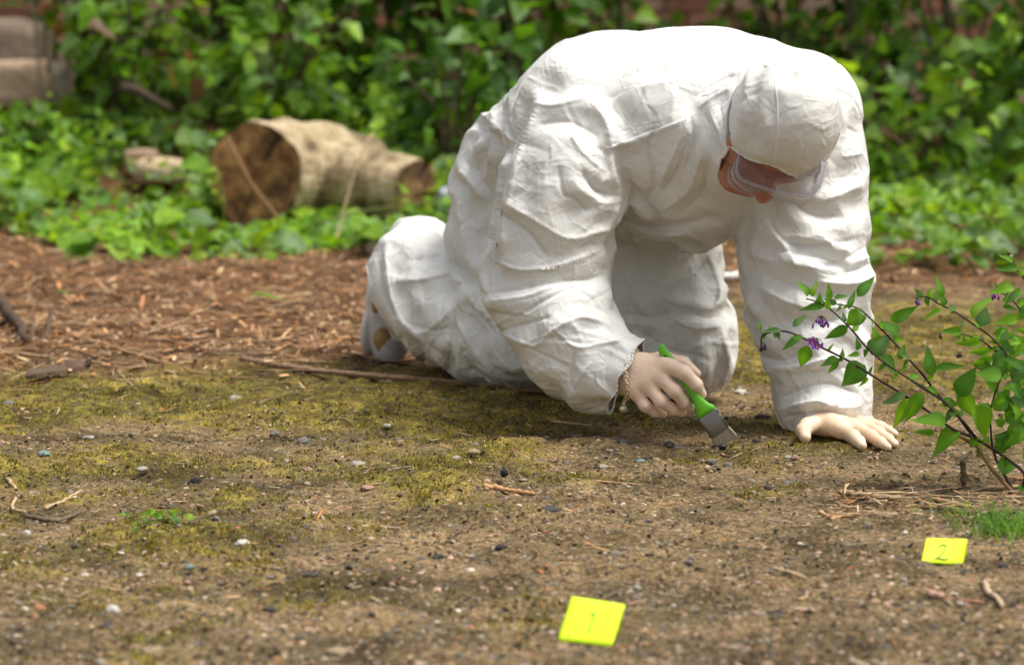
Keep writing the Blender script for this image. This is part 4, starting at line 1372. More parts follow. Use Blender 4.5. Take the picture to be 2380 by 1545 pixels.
# openings: face, wrists, right ankle; the rim of each is trimmed clean
def trim(V, Q, s, grad, near):
    """s: signed distance beyond the opening's edge; grad: unit direction of growing s"""
    out = (s > 0) & near
    Q = Q[~out[Q].all(1)]
    edge = np.zeros(len(V), bool)
    cr = out[Q].any(1)
    edge[np.unique(Q[cr])] = True
    m = edge & out
    V = V.copy()
    V[m] -= grad[m] * s[m][:, None]
    return V, Q
WR_R, DR = P(1456, 866, 4.955), nrm((0.88, -0.20, -0.45))
WR_L, DL = P(1915, 976, 5.045), nrm((0.02, 0.38, -1.0))
AK, DA = P(906, 715, 5.90), nrm((-0.92, 0.10, -0.38))
s_ = (Vs - WR_R) @ DR + 0.004 * np.sin(Vs[:, 2] * 120)
Vs, Qs = trim(Vs, Qs, s_, np.tile(DR, (len(Vs), 1)), np.linalg.norm(Vs - WR_R, axis=1) < 0.12)
s_ = (Vs - WR_L) @ DL + 0.004 * np.sin(Vs[:, 0] * 70)
Vs, Qs = trim(Vs, Qs, s_, np.tile(DL, (len(Vs), 1)), np.linalg.norm(Vs - WR_L, axis=1) < 0.14)
s_ = (Vs - AK) @ DA + 0.004 * np.sin(Vs[:, 2] * 70)
Vs, Qs = trim(Vs, Qs, s_, np.tile(DA, (len(Vs), 1)), np.linalg.norm(Vs - AK, axis=1) < 0.17)
hl = head_local(Vs)
eu, er, cu = 0.110, 0.074, -0.058
hl[:, 0] -= 0.012
rr = np.sqrt((hl[:, 0] / er) ** 2 + ((hl[:, 2] - cu) / eu) ** 2)
gl = np.stack([hl[:, 0] / er ** 2, 0 * rr, (hl[:, 2] - cu) / eu ** 2], -1)
gn = np.linalg.norm(gl, axis=1) + 1e-9
s_ = -(rr - 1) * rr / (gn)
Vs, Qs = trim(Vs, Qs, s_, -(gl / gn[:, None]) @ HR.T, (hl[:, 1] > 0.025) & (np.linalg.norm(hl, axis=1) < 0.25))
Vs, Qs = compact(Vs, Qs)

def boundary_loops(Q):
    Ed = np.concatenate([Q[:, [i, (i + 1) % 4]] for i in range(4)])
    key = np.sort(Ed, 1)
    u, inv, cnt = np.unique(key, axis=0, return_inverse=True, return_counts=True)
    be = Ed[cnt[inv.ravel()] == 1]
    nx = {}
    for a, b in be: nx.setdefault(int(a), []).append(int(b))
    loops = []
    while nx:
        s = next(iter(nx)); lp = [s]; c = s
        while c in nx and nx[c]:
            d = nx[c].pop()
            if not nx[c]: del nx[c]
            if d == s: break
            lp.append(d); c = d
        loops.append(lp)
    return loops

def mat_suit():
    m, nt, b, o = new_mat('white_coverall_fabric')
    v = coords(nt)
    n1 = noise(nt, 7, 4, 0.55, v)
    c = ramp(nt, n1.outputs[0], [(0.3, (0.66, 0.655, 0.625)), (0.7, (0.72, 0.715, 0.685))])
    sx = nt.nodes.new('ShaderNodeSeparateXYZ'); nt.links.new(v, sx.inputs[0])
    nd2 = noise(nt, 38, 5, 0.65, v)
    low = ramp(nt, sx.outputs[2], [(0.0, (1, 1, 1)), (0.075, (0, 0, 0))])
    st = math_n(nt, 'MULTIPLY', low, ramp(nt, nd2.outputs[0], [(0.46, (0, 0, 0)), (0.66, (0.75, 0.75, 0.75))]))
    c = mixc(nt, st, c, (0.22, 0.17, 0.09))
    nt.links.new(c, b.inputs['Base Color'])
    b.inputs['Roughness'].default_value = 0.48
    b.inputs['Specular IOR Level'].default_value = 0.35
    warp = nd(nt, 'ShaderNodeVectorMath', operation='MULTIPLY_ADD')
    nw = noise(nt, 9, 2, 0.5, v)
    nt.links.new(nw.outputs['Color'], warp.inputs[0]); warp.inputs[1].default_value = (0.06,) * 3
    nt.links.new(v, warp.inputs[2])
    h = None
    for sc, am in ((22, 0.8), (48, 0.45), (100, 0.15)):
        vo = nd(nt, 'ShaderNodeTexVoronoi', feature='F1', Scale=sc)
        nt.links.new(warp.outputs[0], vo.inputs['Vector'])
        a = math_n(nt, 'MULTIPLY', vo.outputs['Distance'], am)
        h = a if h is None else math_n(nt, 'ADD', h, a)
    for sc, am in ((11, 0.55), (27, 0.30)):
        ve = nd(nt, 'ShaderNodeTexVoronoi', feature='DISTANCE_TO_EDGE', Scale=sc)
        nt.links.new(warp.outputs[0], ve.inputs['Vector'])
        e = ramp(nt, ve.outputs['Distance'], [(0.0, (1, 1, 1)), (0.10, (0, 0, 0))])
        h = math_n(nt, 'ADD', h, math_n(nt, 'MULTIPLY', e, am * 0.6))
    n3 = noise(nt, 260, 4, 0.6, v)
    h = math_n(nt, 'ADD', h, math_n(nt, 'MULTIPLY', n3.outputs[0], 0.10))
    nt.links.new(bump(nt, h, 0.45, 0.005), b.inputs['Normal'])
    return m

M_SUIT = mat_suit()
person = empty('person', (0.30, 5.30, 0.0))
tag(person, 'person in a white hooded coverall kneeling on hands and knees, brushing the dirt', 'person')

# ---- skin: one continuous body inside the suit, the face showing in the hood
def Hp(r, f, u):
    return HC + HR @ np.array([r, f, u], float)
GOFF = HR @ np.array([-0.010, 0, 0])

def build_body():
    skull = [ell(HC, HR, (0.081, 0.096, 0.110)),
             ell(Hp(0.008, 0.026, -0.052), HR, (0.082, 0.074, 0.092)),
             cone(Hp(0.055, 0.045, -0.02), Hp(0.050, 0.050, -0.085), 0.030, 0.030),
             ell(P(1702, 400, 4.945), np.eye(3), (0.028, 0.030, 0.036)), ell(P(1742, 422, 4.935), np.eye(3), (0.030, 0.030, 0.028)),
             cone(Hp(-0.022, 0.062, -0.098), Hp(0.022, 0.062, -0.098), 0.022, 0.022),
             cone(Hp(-0.05, 0.01, -0.07), Hp(-0.02, 0.06, -0.10), 0.03, 0.024),
             cone(Hp(0.05, 0.01, -0.07), Hp(0.02, 0.06, -0.10), 0.03, 0.024),
             cone(Hp(-0.030, 0.082, -0.002), Hp(0.030, 0.082, -0.002), 0.014, 0.014),
             cone(Hp(-0.040, 0.062, -0.045), Hp(-0.034, 0.066, -0.05), 0.026, 0.024),
             cone(Hp(0.040, 0.062, -0.045), Hp(0.034, 0.066, -0.05), 0.026, 0.024)]
    nose = [cone(Hp(0, 0.092, -0.012), Hp(0, 0.127, -0.048), 0.010, 0.0145),
            cone(Hp(-0.012, 0.114, -0.054), Hp(0.012, 0.114, -0.054), 0.011, 0.011)]
    lips = [cone(Hp(-0.022, 0.086, -0.078), Hp(0.022, 0.086, -0.078), 0.007, 0.007),
            cone(Hp(-0.018, 0.085, -0.088), Hp(0.018, 0.085, -0.088), 0.007, 0.007)]
    ears = [ell(Hp(s * 0.076, -0.01, -0.03), HR, (0.010, 0.020, 0.032)) for s in (-1, 1)]
    core = chain([(Hp(0, -0.01, -0.08), 0.056), (P(1760, 290, 5.10), 0.062)]) + chain([(P(1610, 270, 5.20), 0.13), (P(1500, 300, 5.40), 0.125), (P(1330, 390, 5.65), 0.125)]) \
        + chain([(P(1760, 290, 5.10), 0.062), (P(1640, 260, 5.18), 0.10)])
    core += chain([(P(1350, 235, 5.17), 0.055), (P(1275, 640, 5.09), 0.042), (P(1392, 845, 4.99), 0.024)])
    core += chain([(P(1870, 240, 5.17), 0.055), (P(1888, 620, 5.12), 0.044), (P(1912, 915, 5.06), 0.028)])
    core += chain([(P(1225, 420, 5.70), 0.085), (P(1228, 800, 5.52), 0.055), (P(970, 690, 5.84), 0.045)])
    core += chain([(P(1440, 420, 5.66), 0.085), (P(1590, 825, 5.40), 0.055), (P(1290, 720, 5.98), 0.042)])
    gs, gn, gl, ge, gc = sdf_group(skull, 0.02), sdf_group(nose, 0.012), sdf_group(lips, 0.004), sdf_group(ears, 0.01), sdf_group(core, 0.06)
    socket = [ell(Hp(s * 0.031, 0.098, -0.022), HR, (0.016, 0.014, 0.011)) for s in (-1, 1)]
    eye = [ell(Hp(s * 0.031, 0.078, -0.022), HR, (0.0125, 0.0125, 0.0125)) for s in (-1, 1)]
    def f(p):
        d = smin(gs(p), gn(p), 0.012)
        for q in socket: d = -smin(-d, sd_prim(p, q), 0.008)
        for q in eye: d = np.minimum(d, sd_prim(p, q))
        d = smin(d, gl(p), 0.006); d = smin(d, ge(p), 0.01)
        return smin(d, gc(p), 0.03)
    return f

def mat_skin():
    m, nt, b, o = new_mat('skin')
    v = coords(nt)
    n = noise(nt, 40, 5, 0.6, v)
    c = ramp(nt, n.outputs[0], [(0.3, (0.34, 0.125, 0.07)), (0.7, (0.46, 0.20, 0.12))])
    nt.links.new(c, b.inputs['Base Color'])
    b.inputs['Roughness'].default_value = 0.5
    b.inputs['Subsurface Weight'].default_value = 0.15
    b.inputs['Subsurface Radius'].default_value = (0.01, 0.004, 0.002)
    n2 = noise(nt, 400, 3, 0.6, v)
    nt.links.new(bump(nt, n2.outputs[0], 0.3, 0.001), b.inputs['Normal'])
    return m

Vb, Qb = sdf_mesh(build_body(), (-0.30, 4.70, 0.02), (0.72, 6.10, 0.75), 0.006, 1)
body = link('body', mesh_np('body', Vb, Qb), mat_skin(), person)

suit = link('coverall', mesh_np('coverall', Vs, Qs), M_SUIT, person)

# ---- gloves
def mat_glove(name, c1, c2):
    m, nt, b, o = new_mat(name)
    v = coords(nt)
    n = noise(nt, 26, 4, 0.6, v)
    nt.links.new(ramp(nt, n.outputs[0], [(0.32, c1), (0.68, c2)]), b.inputs['Base Color'])
    b.inputs['Roughness'].default_value = 0.42
    b.inputs['Subsurface Weight'].default_value = 0.12
    b.inputs['Subsurface Radius'].default_value = (0.008, 0.004, 0.002)
    n1 = noise(nt, 52, 2, 0.5, v, 2.5); n2 = noise(nt, 190, 3, 0.6, v)
    rg = math_n(nt, 'ABSOLUTE', math_n(nt, 'SUBTRACT', n1.outputs[0], 0.5))
    h = math_n(nt, 'ADD', math_n(nt, 'MULTIPLY', rg, 2.2), math_n(nt, 'MULTIPLY', n2.outputs[0], 0.35))
    nt.links.new(bump(nt, h, 0.3, 0.0020), b.inputs['Normal'])
    return m

def hand_mesh(palm, fingers, flat=None, h=0.0020):
    gp = sdf_group(palm, 0.020)
    gf = [sdf_group(q, 0.006) for q in fingers]
    def f(p):
        d = gf[0](p)
        for g in gf[1:]: d = smin(d, g(p), 0.0012)
        d = smin(gp(p), d, 0.010)
        if flat is not None: d = np.maximum(d, flat - p[:, 2])
        return d
    pts = np.concatenate([[q[1], q[2]] for q in palm + [c for g in fingers for c in g]])
    lo, hi = pts.min(0) - 0.05, pts.max(0) + 0.05
    return sdf_mesh(f, lo, hi, h, 2)

Yh = 4.925
palm_r = chain([pt(1395, 862, 4.98, 40), pt(1450, 866, 4.955, 41), pt(1490, 862, 4.935, 34)]) \
    + chain([pt(1485, 845, 4.935, 24), pt(1546, 846, 4.905, 21)]) + chain([pt(1480, 862, 4.93, 27), pt(1527, 868, 4.905, 22)]) \
    + chain([pt(1472, 880, 4.93, 28), pt(1503, 888, 4.908, 22)]) + chain([pt(1455, 890, 4.935, 26), pt(1476, 905, 4.915, 20)])
fing_r = [chain([pt(1546, 846, 4.905, 19), pt(1590, 866, 4.882, 17), pt(1617, 893, 4.885, 15), pt(1631, 916, 4.895, 11.5)]),
          chain([pt(1527, 870, 4.905, 18), pt(1566, 907, 4.884, 16.5), pt(1589, 934, 4.896, 14), pt(1603, 947, 4.908, 11.5)]),
          chain([pt(1501, 890, 4.908, 17.5), pt(1536, 932, 4.890, 15.5), pt(1562, 951, 4.905, 13), pt(1585, 958, 4.920, 11)]),
          chain([pt(1473, 905, 4.915, 16), pt(1498, 942, 4.902, 14), pt(1520, 957, 4.912, 12), pt(1541, 962, 4.925, 10)]),
          chain([pt(1488, 848, 4.952, 24), pt(1540, 834, 4.956, 19), pt(1587, 843, 4.952, 15), pt(1618, 868, 4.944, 11.5)])]
Vg, Qg = hand_mesh(palm_r, fing_r)
glove_r = link('glove', mesh_np('glove', Vg, Qg), mat_glove('thin_latex_over_skin', (0.80, 0.57, 0.42), (0.89, 0.71, 0.56)), person)
glove_r['label'] = 'thin translucent latex glove on the hand holding the brush'

def gz(px, py, z, rpx):
    q = PZ(px, py, z)
    return (q, R(rpx, q[1]))
palm_l = chain([(P(1912, 925, 5.06), 0.030), (P(1917, 962, 5.05), 0.029), gz(1924, 985, 0.022, 29)]) \
    + chain([gz(1908, 982, 0.022, 26), gz(1955, 1000, 0.019, 19)]) + chain([gz(1925, 978, 0.023, 26), gz(1986, 994, 0.020, 19)]) \
    + chain([gz(1940, 972, 0.022, 24), gz(2005, 987, 0.019, 18)])
fing_l = [chain([gz(1955, 1000, 0.019, 19), gz(1982, 1014, 0.019, 16.5), gz(1995, 1026, 0.013, 14.5), gz(2003, 1035, 0.009, 11.5)]),
          chain([gz(1986, 994, 0.020, 18), gz(2023, 1013, 0.018, 15.5), gz(2046, 1028, 0.012, 13.5), gz(2062, 1039, 0.008, 10)]),
          chain([gz(2005, 987, 0.019, 17), gz(2042, 1005, 0.017, 14.5), gz(2064, 1020, 0.011, 12.5), gz(2079, 1031, 0.008, 9.5)]),
          chain([gz(2005, 978, 0.018, 16), gz(2046, 992, 0.014, 13), gz(2066, 1001, 0.010, 11), gz(2079, 1008, 0.007, 9)]),
          chain([gz(1904, 983, 0.024, 24), gz(1877, 990, 0.022, 20), gz(1866, 1001, 0.017, 17), gz(1871, 1016, 0.011, 13.5)])]
Vg, Qg = hand_mesh(palm_l, fing_l, flat=0.001)
glove_l = link('glove', mesh_np('glove', Vg, Qg), mat_glove('cream_latex', (0.68, 0.48, 0.32), (0.80, 0.62, 0.46)), person)
glove_l['label'] = 'cream latex glove on the hand pressed flat to the ground'

# ---- shoes
def build_shoe(heel, ball, toe, out, name):
    """heel/ball/toe world points of the sole line; out = direction the sole faces at the heel"""
    heel, ball, toe, out = [np.asarray(q, float) for q in (heel, ball, toe, out)]
    ax = nrm(ball - heel); out = nrm(out - ax * (out @ ax)); side = np.cross(ax, out)
    up = -out
    RM = np.stack([side, ax, up], 1)
    mid = (heel + ball) / 2
    L = np.linalg.norm(ball - heel)
    upper = [ell(heel + up * 0.045 + ax * 0.03, RM, (0.036, 0.045, 0.055)),
             ell(mid + up * 0.045, RM, (0.040, L * 0.55, 0.050)),
             ell(ball + up * 0.036 - ax * 0.01, RM, (0.048, 0.055, 0.042)),
             ell((ball + toe) / 2 + up * 0.03, RM, (0.044, 0.05, 0.034)),
             cone(heel + up * 0.06 + ax * 0.03, heel + up * 0.12 + ax * 0.05, 0.036, 0.034)]
    sole = [ell(heel + ax * 0.03 + up * 0.006, RM, (0.037, 0.046, 0.017)), ell(mid + up * 0.006, RM, (0.036, L * 0.55, 0.015)),
            ell(ball + up * 0.004, RM, (0.050, 0.055, 0.016)), cone(ball, toe, 0.018, 0.012)]
    gu, gs = sdf_group(upper, 0.03), sdf_group(sole, 0.012)
    fz = lambda g: (lambda p: np.maximum(g(p), 0.002 - p[:, 2]))
    pts = np.array([heel, ball, toe]); lo, hi = pts.min(0) - 0.16, pts.max(0) + 0.16
    V, Q = sdf_mesh(fz(gu), lo, hi, 0.005, 1)
    sh = link('shoe', mesh_np('shoe', V, Q), M_SHOE, person)
    V, Q = sdf_mesh(fz(gs), lo, hi, 0.005, 1)
    link('sole', mesh_np('sole', V, Q), M_SOLE, sh)
    return sh, RM, mid

M_SHOE = mat_plain('grey_mesh_shoe', (0.50, 0.47, 0.45), 0.7, 0.45, 60, 0.002, bscale=300)
M_SOLE = mat_plain('white_shoe_sole', (0.62, 0.58, 0.56), 0.6, 0.15, 30, 0.001)
M_TAN = mat_plain('tan_shoe_panel', (0.40, 0.26, 0.09), 0.6, 0.25, 60, 0.001)
sh, RMs, mids = build_shoe(P(872, 650, 5.97), P(858, 770, 5.95), P(900, 836, 5.92), (-1, 0.35, 0.1), 'shoe')
for (px, py, Y, l, w, a) in ((890, 793, 5.885, 0.050, 0.020, 1.25), (880, 702, 5.900, 0.045, 0.014, 1.9), (902, 668, 5.895, 0.030, 0.014, 2.2)):
    m = MB()
    c = P(px, py, Y)
    d1 = np.array([math.cos(a), 0.15, -math.sin(a)]); d2 = nrm(np.cross(d1, (0, 1, 0)))
    ring = [c + d1 * l * math.cos(t) * 0.6 + d2 * w * math.sin(t) for t in np.linspace(0, 2 * math.pi, 17)[:-1]]
    V = np.array(ring + [q + np.array([0.012, 0.035, 0.004]) for q in ring] + [c + np.array([-0.003, -0.006, 0.002])])
    F = [(i, (i + 1) % 16, 16 + (i + 1) % 16, 16 + i) for i in range(16)] + [(32, (i + 1) % 16, i) for i in range(16)]
    m.add(V, F).build('panel', M_TAN, sh)
build_shoe(P(1250, 640, 6.10), P(1236, 735, 6.12), P(1262, 778, 6.06), (-0.4, 1, 0.1), 'shoe')

# ---- goggles
from mathutils.bvhtree import BVHTree
_bvh = BVHTree.FromPolygons([tuple(v) for v in Vs], [tuple(q) for q in Qs])
def mat_clear(name, tint, alpha):
    m, nt, b, o = new_mat(name)
    b.inputs['Base Color'].default_value = (*tint, 1)
    b.inputs['Roughness'].default_value = 0.12
    n = noise(nt, 30, 3, 0.5, coords(nt))
    tr = nt.nodes.new('ShaderNodeBsdfTransparent')
    tr.inputs[0].default_value = (0.93, 0.93, 0.95, 1)
    mx = nt.nodes.new('ShaderNodeMixShader')
    fr = nd(nt, 'ShaderNodeFresnel', IOR=1.45)
    f = math_n(nt, 'ADD', math_n(nt, 'MULTIPLY', fr.outputs[0], 0.45), math_n(nt, 'MULTIPLY', n.outputs[0], alpha * 2))
    nt.links.new(f, mx.inputs[0])
    nt.links.new(tr.outputs[0], mx.inputs[1]); nt.links.new(b.outputs[0], mx.inputs[2])
    nt.links.new(mx.outputs[0], o.inputs['Surface'])
    return m
M_LENS = mat_clear('clear_goggle_lens', (0.75, 0.74, 0.78), 0.035)
M_GFRAME = mat_clear('clear_goggle_frame', (0.74, 0.72, 0.76), 0.20)
M_DOT = mat_plain('pale_vent_dots', (0.52, 0.38, 0.34), 0.5, 0.05)
M_STRAP = mat_plain('grey_strap', (0.33, 0.34, 0.35), 0.5, 0.15, 90)

def Gp(r, f, u):
    return Hp(r, f, u) + GOFF
gw, gu0, gu1 = 0.076, -0.064, 0.016          # half width, bottom / top of the box along the crown axis
gf0, gf1 = 0.056, 0.122                       # back / front
def corner(s, f, u):
    """box with rounded plan: sides sweep back towards the temples"""
    return Gp(s * gw, f, u)
def panel(ptsA, ptsB, th):
    """thin closed slab between two polylines"""
    A, B = np.array(ptsA), np.array(ptsB)
    n = nrm(np.cross(A[1] - A[0], B[0] - A[0])) * th
    k = len(A)
    V = np.vstack([A, B, A + n, B + n])
    F = []
    for i in range(k - 1):
        F += [(i, i + 1, k + i + 1, k + i), (2 * k + i, 3 * k + i, 3 * k + i + 1, 2 * k + i + 1),
              (i, 2 * k + i, 2 * k + i + 1, i + 1), (k + i, k + i + 1, 3 * k + i + 1, 3 * k + i)]
    F += [(0, k, 3 * k, 2 * k), (k - 1, 3 * k - 1, 4 * k - 1, 2 * k - 1)]
    return V, F
def gcurve(u, inset, back):
    """outline of the box in the r-f plane, from the right temple round the front to the left"""
    w = gw - inset
    q = [(-w, back), (-w, gf1 - 0.022), (-w + 0.006, gf1 - 0.008), (-w + 0.02, gf1), (0, gf1 + 0.004), (w - 0.02, gf1), (w - 0.006, gf1 - 0.008), (w, gf1 - 0.022), (w, back)]
    return [Gp(a, b, u) for a, b in q]
goggles = link('goggles', None, None, person)
goggles.parent = person
m = MB()
V, F = panel(gcurve(gu0 + 0.004, 0, gf0 + 0.01), gcurve(gu1 - 0.004, 0, gf0), 0.0015); m.add(V, F)
lens = m.build('lens', M_LENS, person); bpy.data.objects.remove(goggles)
goggles = lens; goggles.name = 'goggles'; goggles.data.name = 'goggles'
goggles['label'] = 'clear box goggles with perforated top over the face'
m = MB()
for u in (gu1, gu0):
    m.tube(spline(gcurve(u, 0.0, gf0 if u > 0 else gf0 + 0.01), 40), 0.0028, 6)
m.tube([Gp(-gw, gf0, gu1), Gp(-gw, gf0 + 0.01, gu0)], 0.003, 6); m.tube([Gp(gw, gf0, gu1), Gp(gw, gf0 + 0.01, gu0)], 0.003, 6)
m.build('frame', M_GFRAME, goggles)
m = MB()                                                   # perforated top panel, sloping to the brow
prof = [(-gw, gf0), (-gw, gf1 - 0.022), (-gw + 0.006, gf1 - 0.008), (-gw + 0.02, gf1), (0, gf1 + 0.004), (gw - 0.02, gf1), (gw - 0.006, gf1 - 0.008), (gw, gf1 - 0.022), (gw, gf0)]
rim = [Gp(a, b, gu1) for a, b in prof]
brow = [Gp(a * 0.86, min(b, 0.066 + 0.016 * (1 - (a / gw) ** 2)), gu1 + 0.010) for a, b in prof]
V, F = panel(rim, brow, 0.0012); m.add(V, F)
top = m.build('vent_panel', M_LENS, goggles)
m = MB()
for i in range(-13, 14):
    for j in range(9):
        r_ = i * 0.0052 + (0.0026 if j % 2 else 0)
        f_ = 0.074 + j * 0.0049
        if abs(r_) > gw - 0.008 or f_ > gf1 - 0.006 or (f_ < 0.085 and abs(r_) < 0.03): continue
        c = Gp(r_, f_, gu1 + 0.0045 + 0.0055 * (gf1 - f_) / 0.05)
        ring = [c + HR @ np.array([math.cos(t) * 0.0007, math.sin(t) * 0.0007, 0]) for t in np.linspace(0, 2 * math.pi, 7)[:-1]]
        m.add(np.array(ring + [c + HR @ np.array([0, 0, 0.0008])]), [(6, a, (a + 1) % 6) for a in range(6)])
m.build('vent_dots', M_DOT, top)['kind'] = 'stuff'
m = MB()
sp = spline([Gp(gw, gf0 + 0.004, -0.010), Gp(0.101, 0.028, -0.010), Gp(0.110, -0.02, -0.012), Gp(0.106, -0.07, -0.012), Gp(0.075, -0.115, -0.01)], 24)
sp2 = []
for q in sp:                                    # lie on the hood, not in it
    l = (q - HC) @ HR; rad = np.hypot(l[0], l[1]); d = HR @ np.array([l[0] / rad, l[1] / rad, 0])
    o = HC + HR @ np.array([0, 0, l[2]])
    h = _bvh.ray_cast(Vector((o + d * 0.16).tolist()), Vector((-d).tolist()), 0.12)
    k = rad if h[0] is None else max(rad * 0.9, np.linalg.norm(np.array(h[0]) - o) + 0.002)
    sp2.append(o + d * k)
sp2[0] = sp[0]; sp2 = spline(sp2[::3], 24)
V, F = panel([q + HR @ np.array([0, 0, -0.008]) for q in sp2], [q + HR @ np.array([0, 0, 0.008]) for q in sp2], 0.0016); m.add(V, F)
m.build('strap', M_STRAP, goggles)
m = MB()
bc = Gp(gw - 0.010, gf0 + 0.006, gu1 + 0.006)
m.tube([bc + HR @ np.array([0.007 * math.cos(t), 0.011 * math.sin(t), 0.003]) for t in np.linspace(0, 2 * math.pi, 15)], 0.0016, 5, caps=False)
m.build('strap_buckle', M_STRAP, goggles)

# ---- seams, drawn along the finished cloth
camp = Vector((0, 0, CAMH))
def seam(pix, n=60, r=0.0022):
    pts = []
    for px, py in spline(pix, n):
        d = Vector(ray(px, py)).normalized()
        h = _bvh.ray_cast(camp, d)
        if h[0] is not None:
            pts.append((np.array(h[0]), np.array(h[1]) * (1 if h[1].dot(d) < 0 else -1)))
    seg, out = [], []
    for q in pts:
        if seg and np.linalg.norm(q[0] - seg[-1][0]) > 0.05:
            out.append(seg); seg = []
        seg.append(q)
    out.append(seg)
    for s in out:
        if len(s) < 4: continue
        m = MB()
        c = lap1(np.array([q[0] for q in s])); nn = np.array([q[1] for q in s]); t = np.gradient(c, axis=0)
        sd = np.cross(t, nn); sd /= np.linalg.norm(sd, axis=1)[:, None] + 1e-9
        k = len(c); V = []
        for off, up in ((-1.6, -0.0008), (-0.8, 0.0007), (0.8, 0.0009), (1.6, -0.0008)):
            V.append(c + sd * r * off + nn * up)
        V = np.concatenate(V)
        m.add(V, [(a * k + i, a * k + i + 1, (a + 1) * k + i + 1, (a + 1) * k + i) for a in range(3) for i in range(k - 1)])
        m.build('seam', M_SEAM, suit)
def lap1(a):
    for _ in range(2):
        b = a.copy(); b[1:-1] = 0.5 * a[1:-1] + 0.25 * (a[:-2] + a[2:]); a = b
    return a
M_SEAM = mat_plain('white_seam_tape', (0.72, 0.71, 0.69), 0.6, 0.05)
seam([(1745, 138), (1790, 160), (1804, 220), (1806, 300), (1800, 360), (1802, 402)])
seam([(1232, 235), (1205, 320), (1175, 430), (1155, 550), (1140, 660)])
seam([(1410, 345), (1480, 320), (1560, 290), (1610, 270)])
seam([(1620, 70), (1690, 100), (1735, 135)])

# elastic hems of the face opening, cuffs and ankle
for lp in boundary_loops(Qs):
    if len(lp) < 20: continue
    q = Vs[lp + lp[:1]]
    m = MB(); m.tube(lap1(q), 0.0022 * (1 + 0.35 * np.sin(np.arange(len(q)) * 1.7)), 6, caps=False); m.build('elastic_hem', M_SEAM, suit)

# ---- bracelet
M_SILVER = mat_plain('silver', (0.86, 0.78, 0.60), 0.35, 0.1, 200, metal=0.7)
wb, wd = P(1466, 870, 4.940), nrm((1.0, -0.25, -0.12))
b1 = nrm(np.cross(wd, (0, 0, 1))); b2 = np.cross(wd, b1)
loop = []
for t in np.linspace(0, 2 * math.pi, 46)[:-1]:
    loop.append(wb + wd * (0.004 * math.sin(3 * t)) + (b1 * math.cos(t) + b2 * math.sin(t)) * 0.0460)
m = MB()
for i, q in enumerate(loop):
    a = nrm(loop[(i + 1) % len(loop)] - q); c = nrm(q - wb)
    s = c if i % 2 else np.cross(a, c)
    m.tube([q + a * 0.0050 * math.cos(t) + s * 0.0036 * math.sin(t) for t in np.linspace(0, 2 * math.pi, 11)], 0.0014, 4, caps=False)
brac = m.build('bracelet', M_SILVER, person)
brac['label'] = 'silver chain bracelet with a round charm at the gloved wrist'
low = min(loop, key=lambda q: q[2] + q[1] * 0.3)
m = MB(); cen = P(1448, 950, 4.925)
tops = low
for i, t in enumerate(np.linspace(0, 1, 9)):
    q = tops * (1 - t) + (cen + np.array([0, 0, 0.008])) * t
    s = np.array([1, 0, 0]) if i % 2 else np.array([0, 1.0, 0])
    m.tube([q + np.array([0, 0, 1]) * 0.0036 * math.cos(u) + s * 0.0022 * math.sin(u) for u in np.linspace(0, 2 * math.pi, 9)], 0.0008, 4, caps=False)
ring = [cen + np.array([0.007 * math.cos(t), 0, 0.007 * math.sin(t)]) for t in np.linspace(0, 2 * math.pi, 17)[:-1]]
V = np.array(ring + [q + np.array([0, 0.0014, 0]) for q in ring])
m.add(V, [tuple(range(16)), tuple(range(31, 15, -1))] + [(i, 16 + i, 16 + (i + 1) % 16, (i + 1) % 16) for i in range(16)])
m.build('charm', M_SILVER, brac)
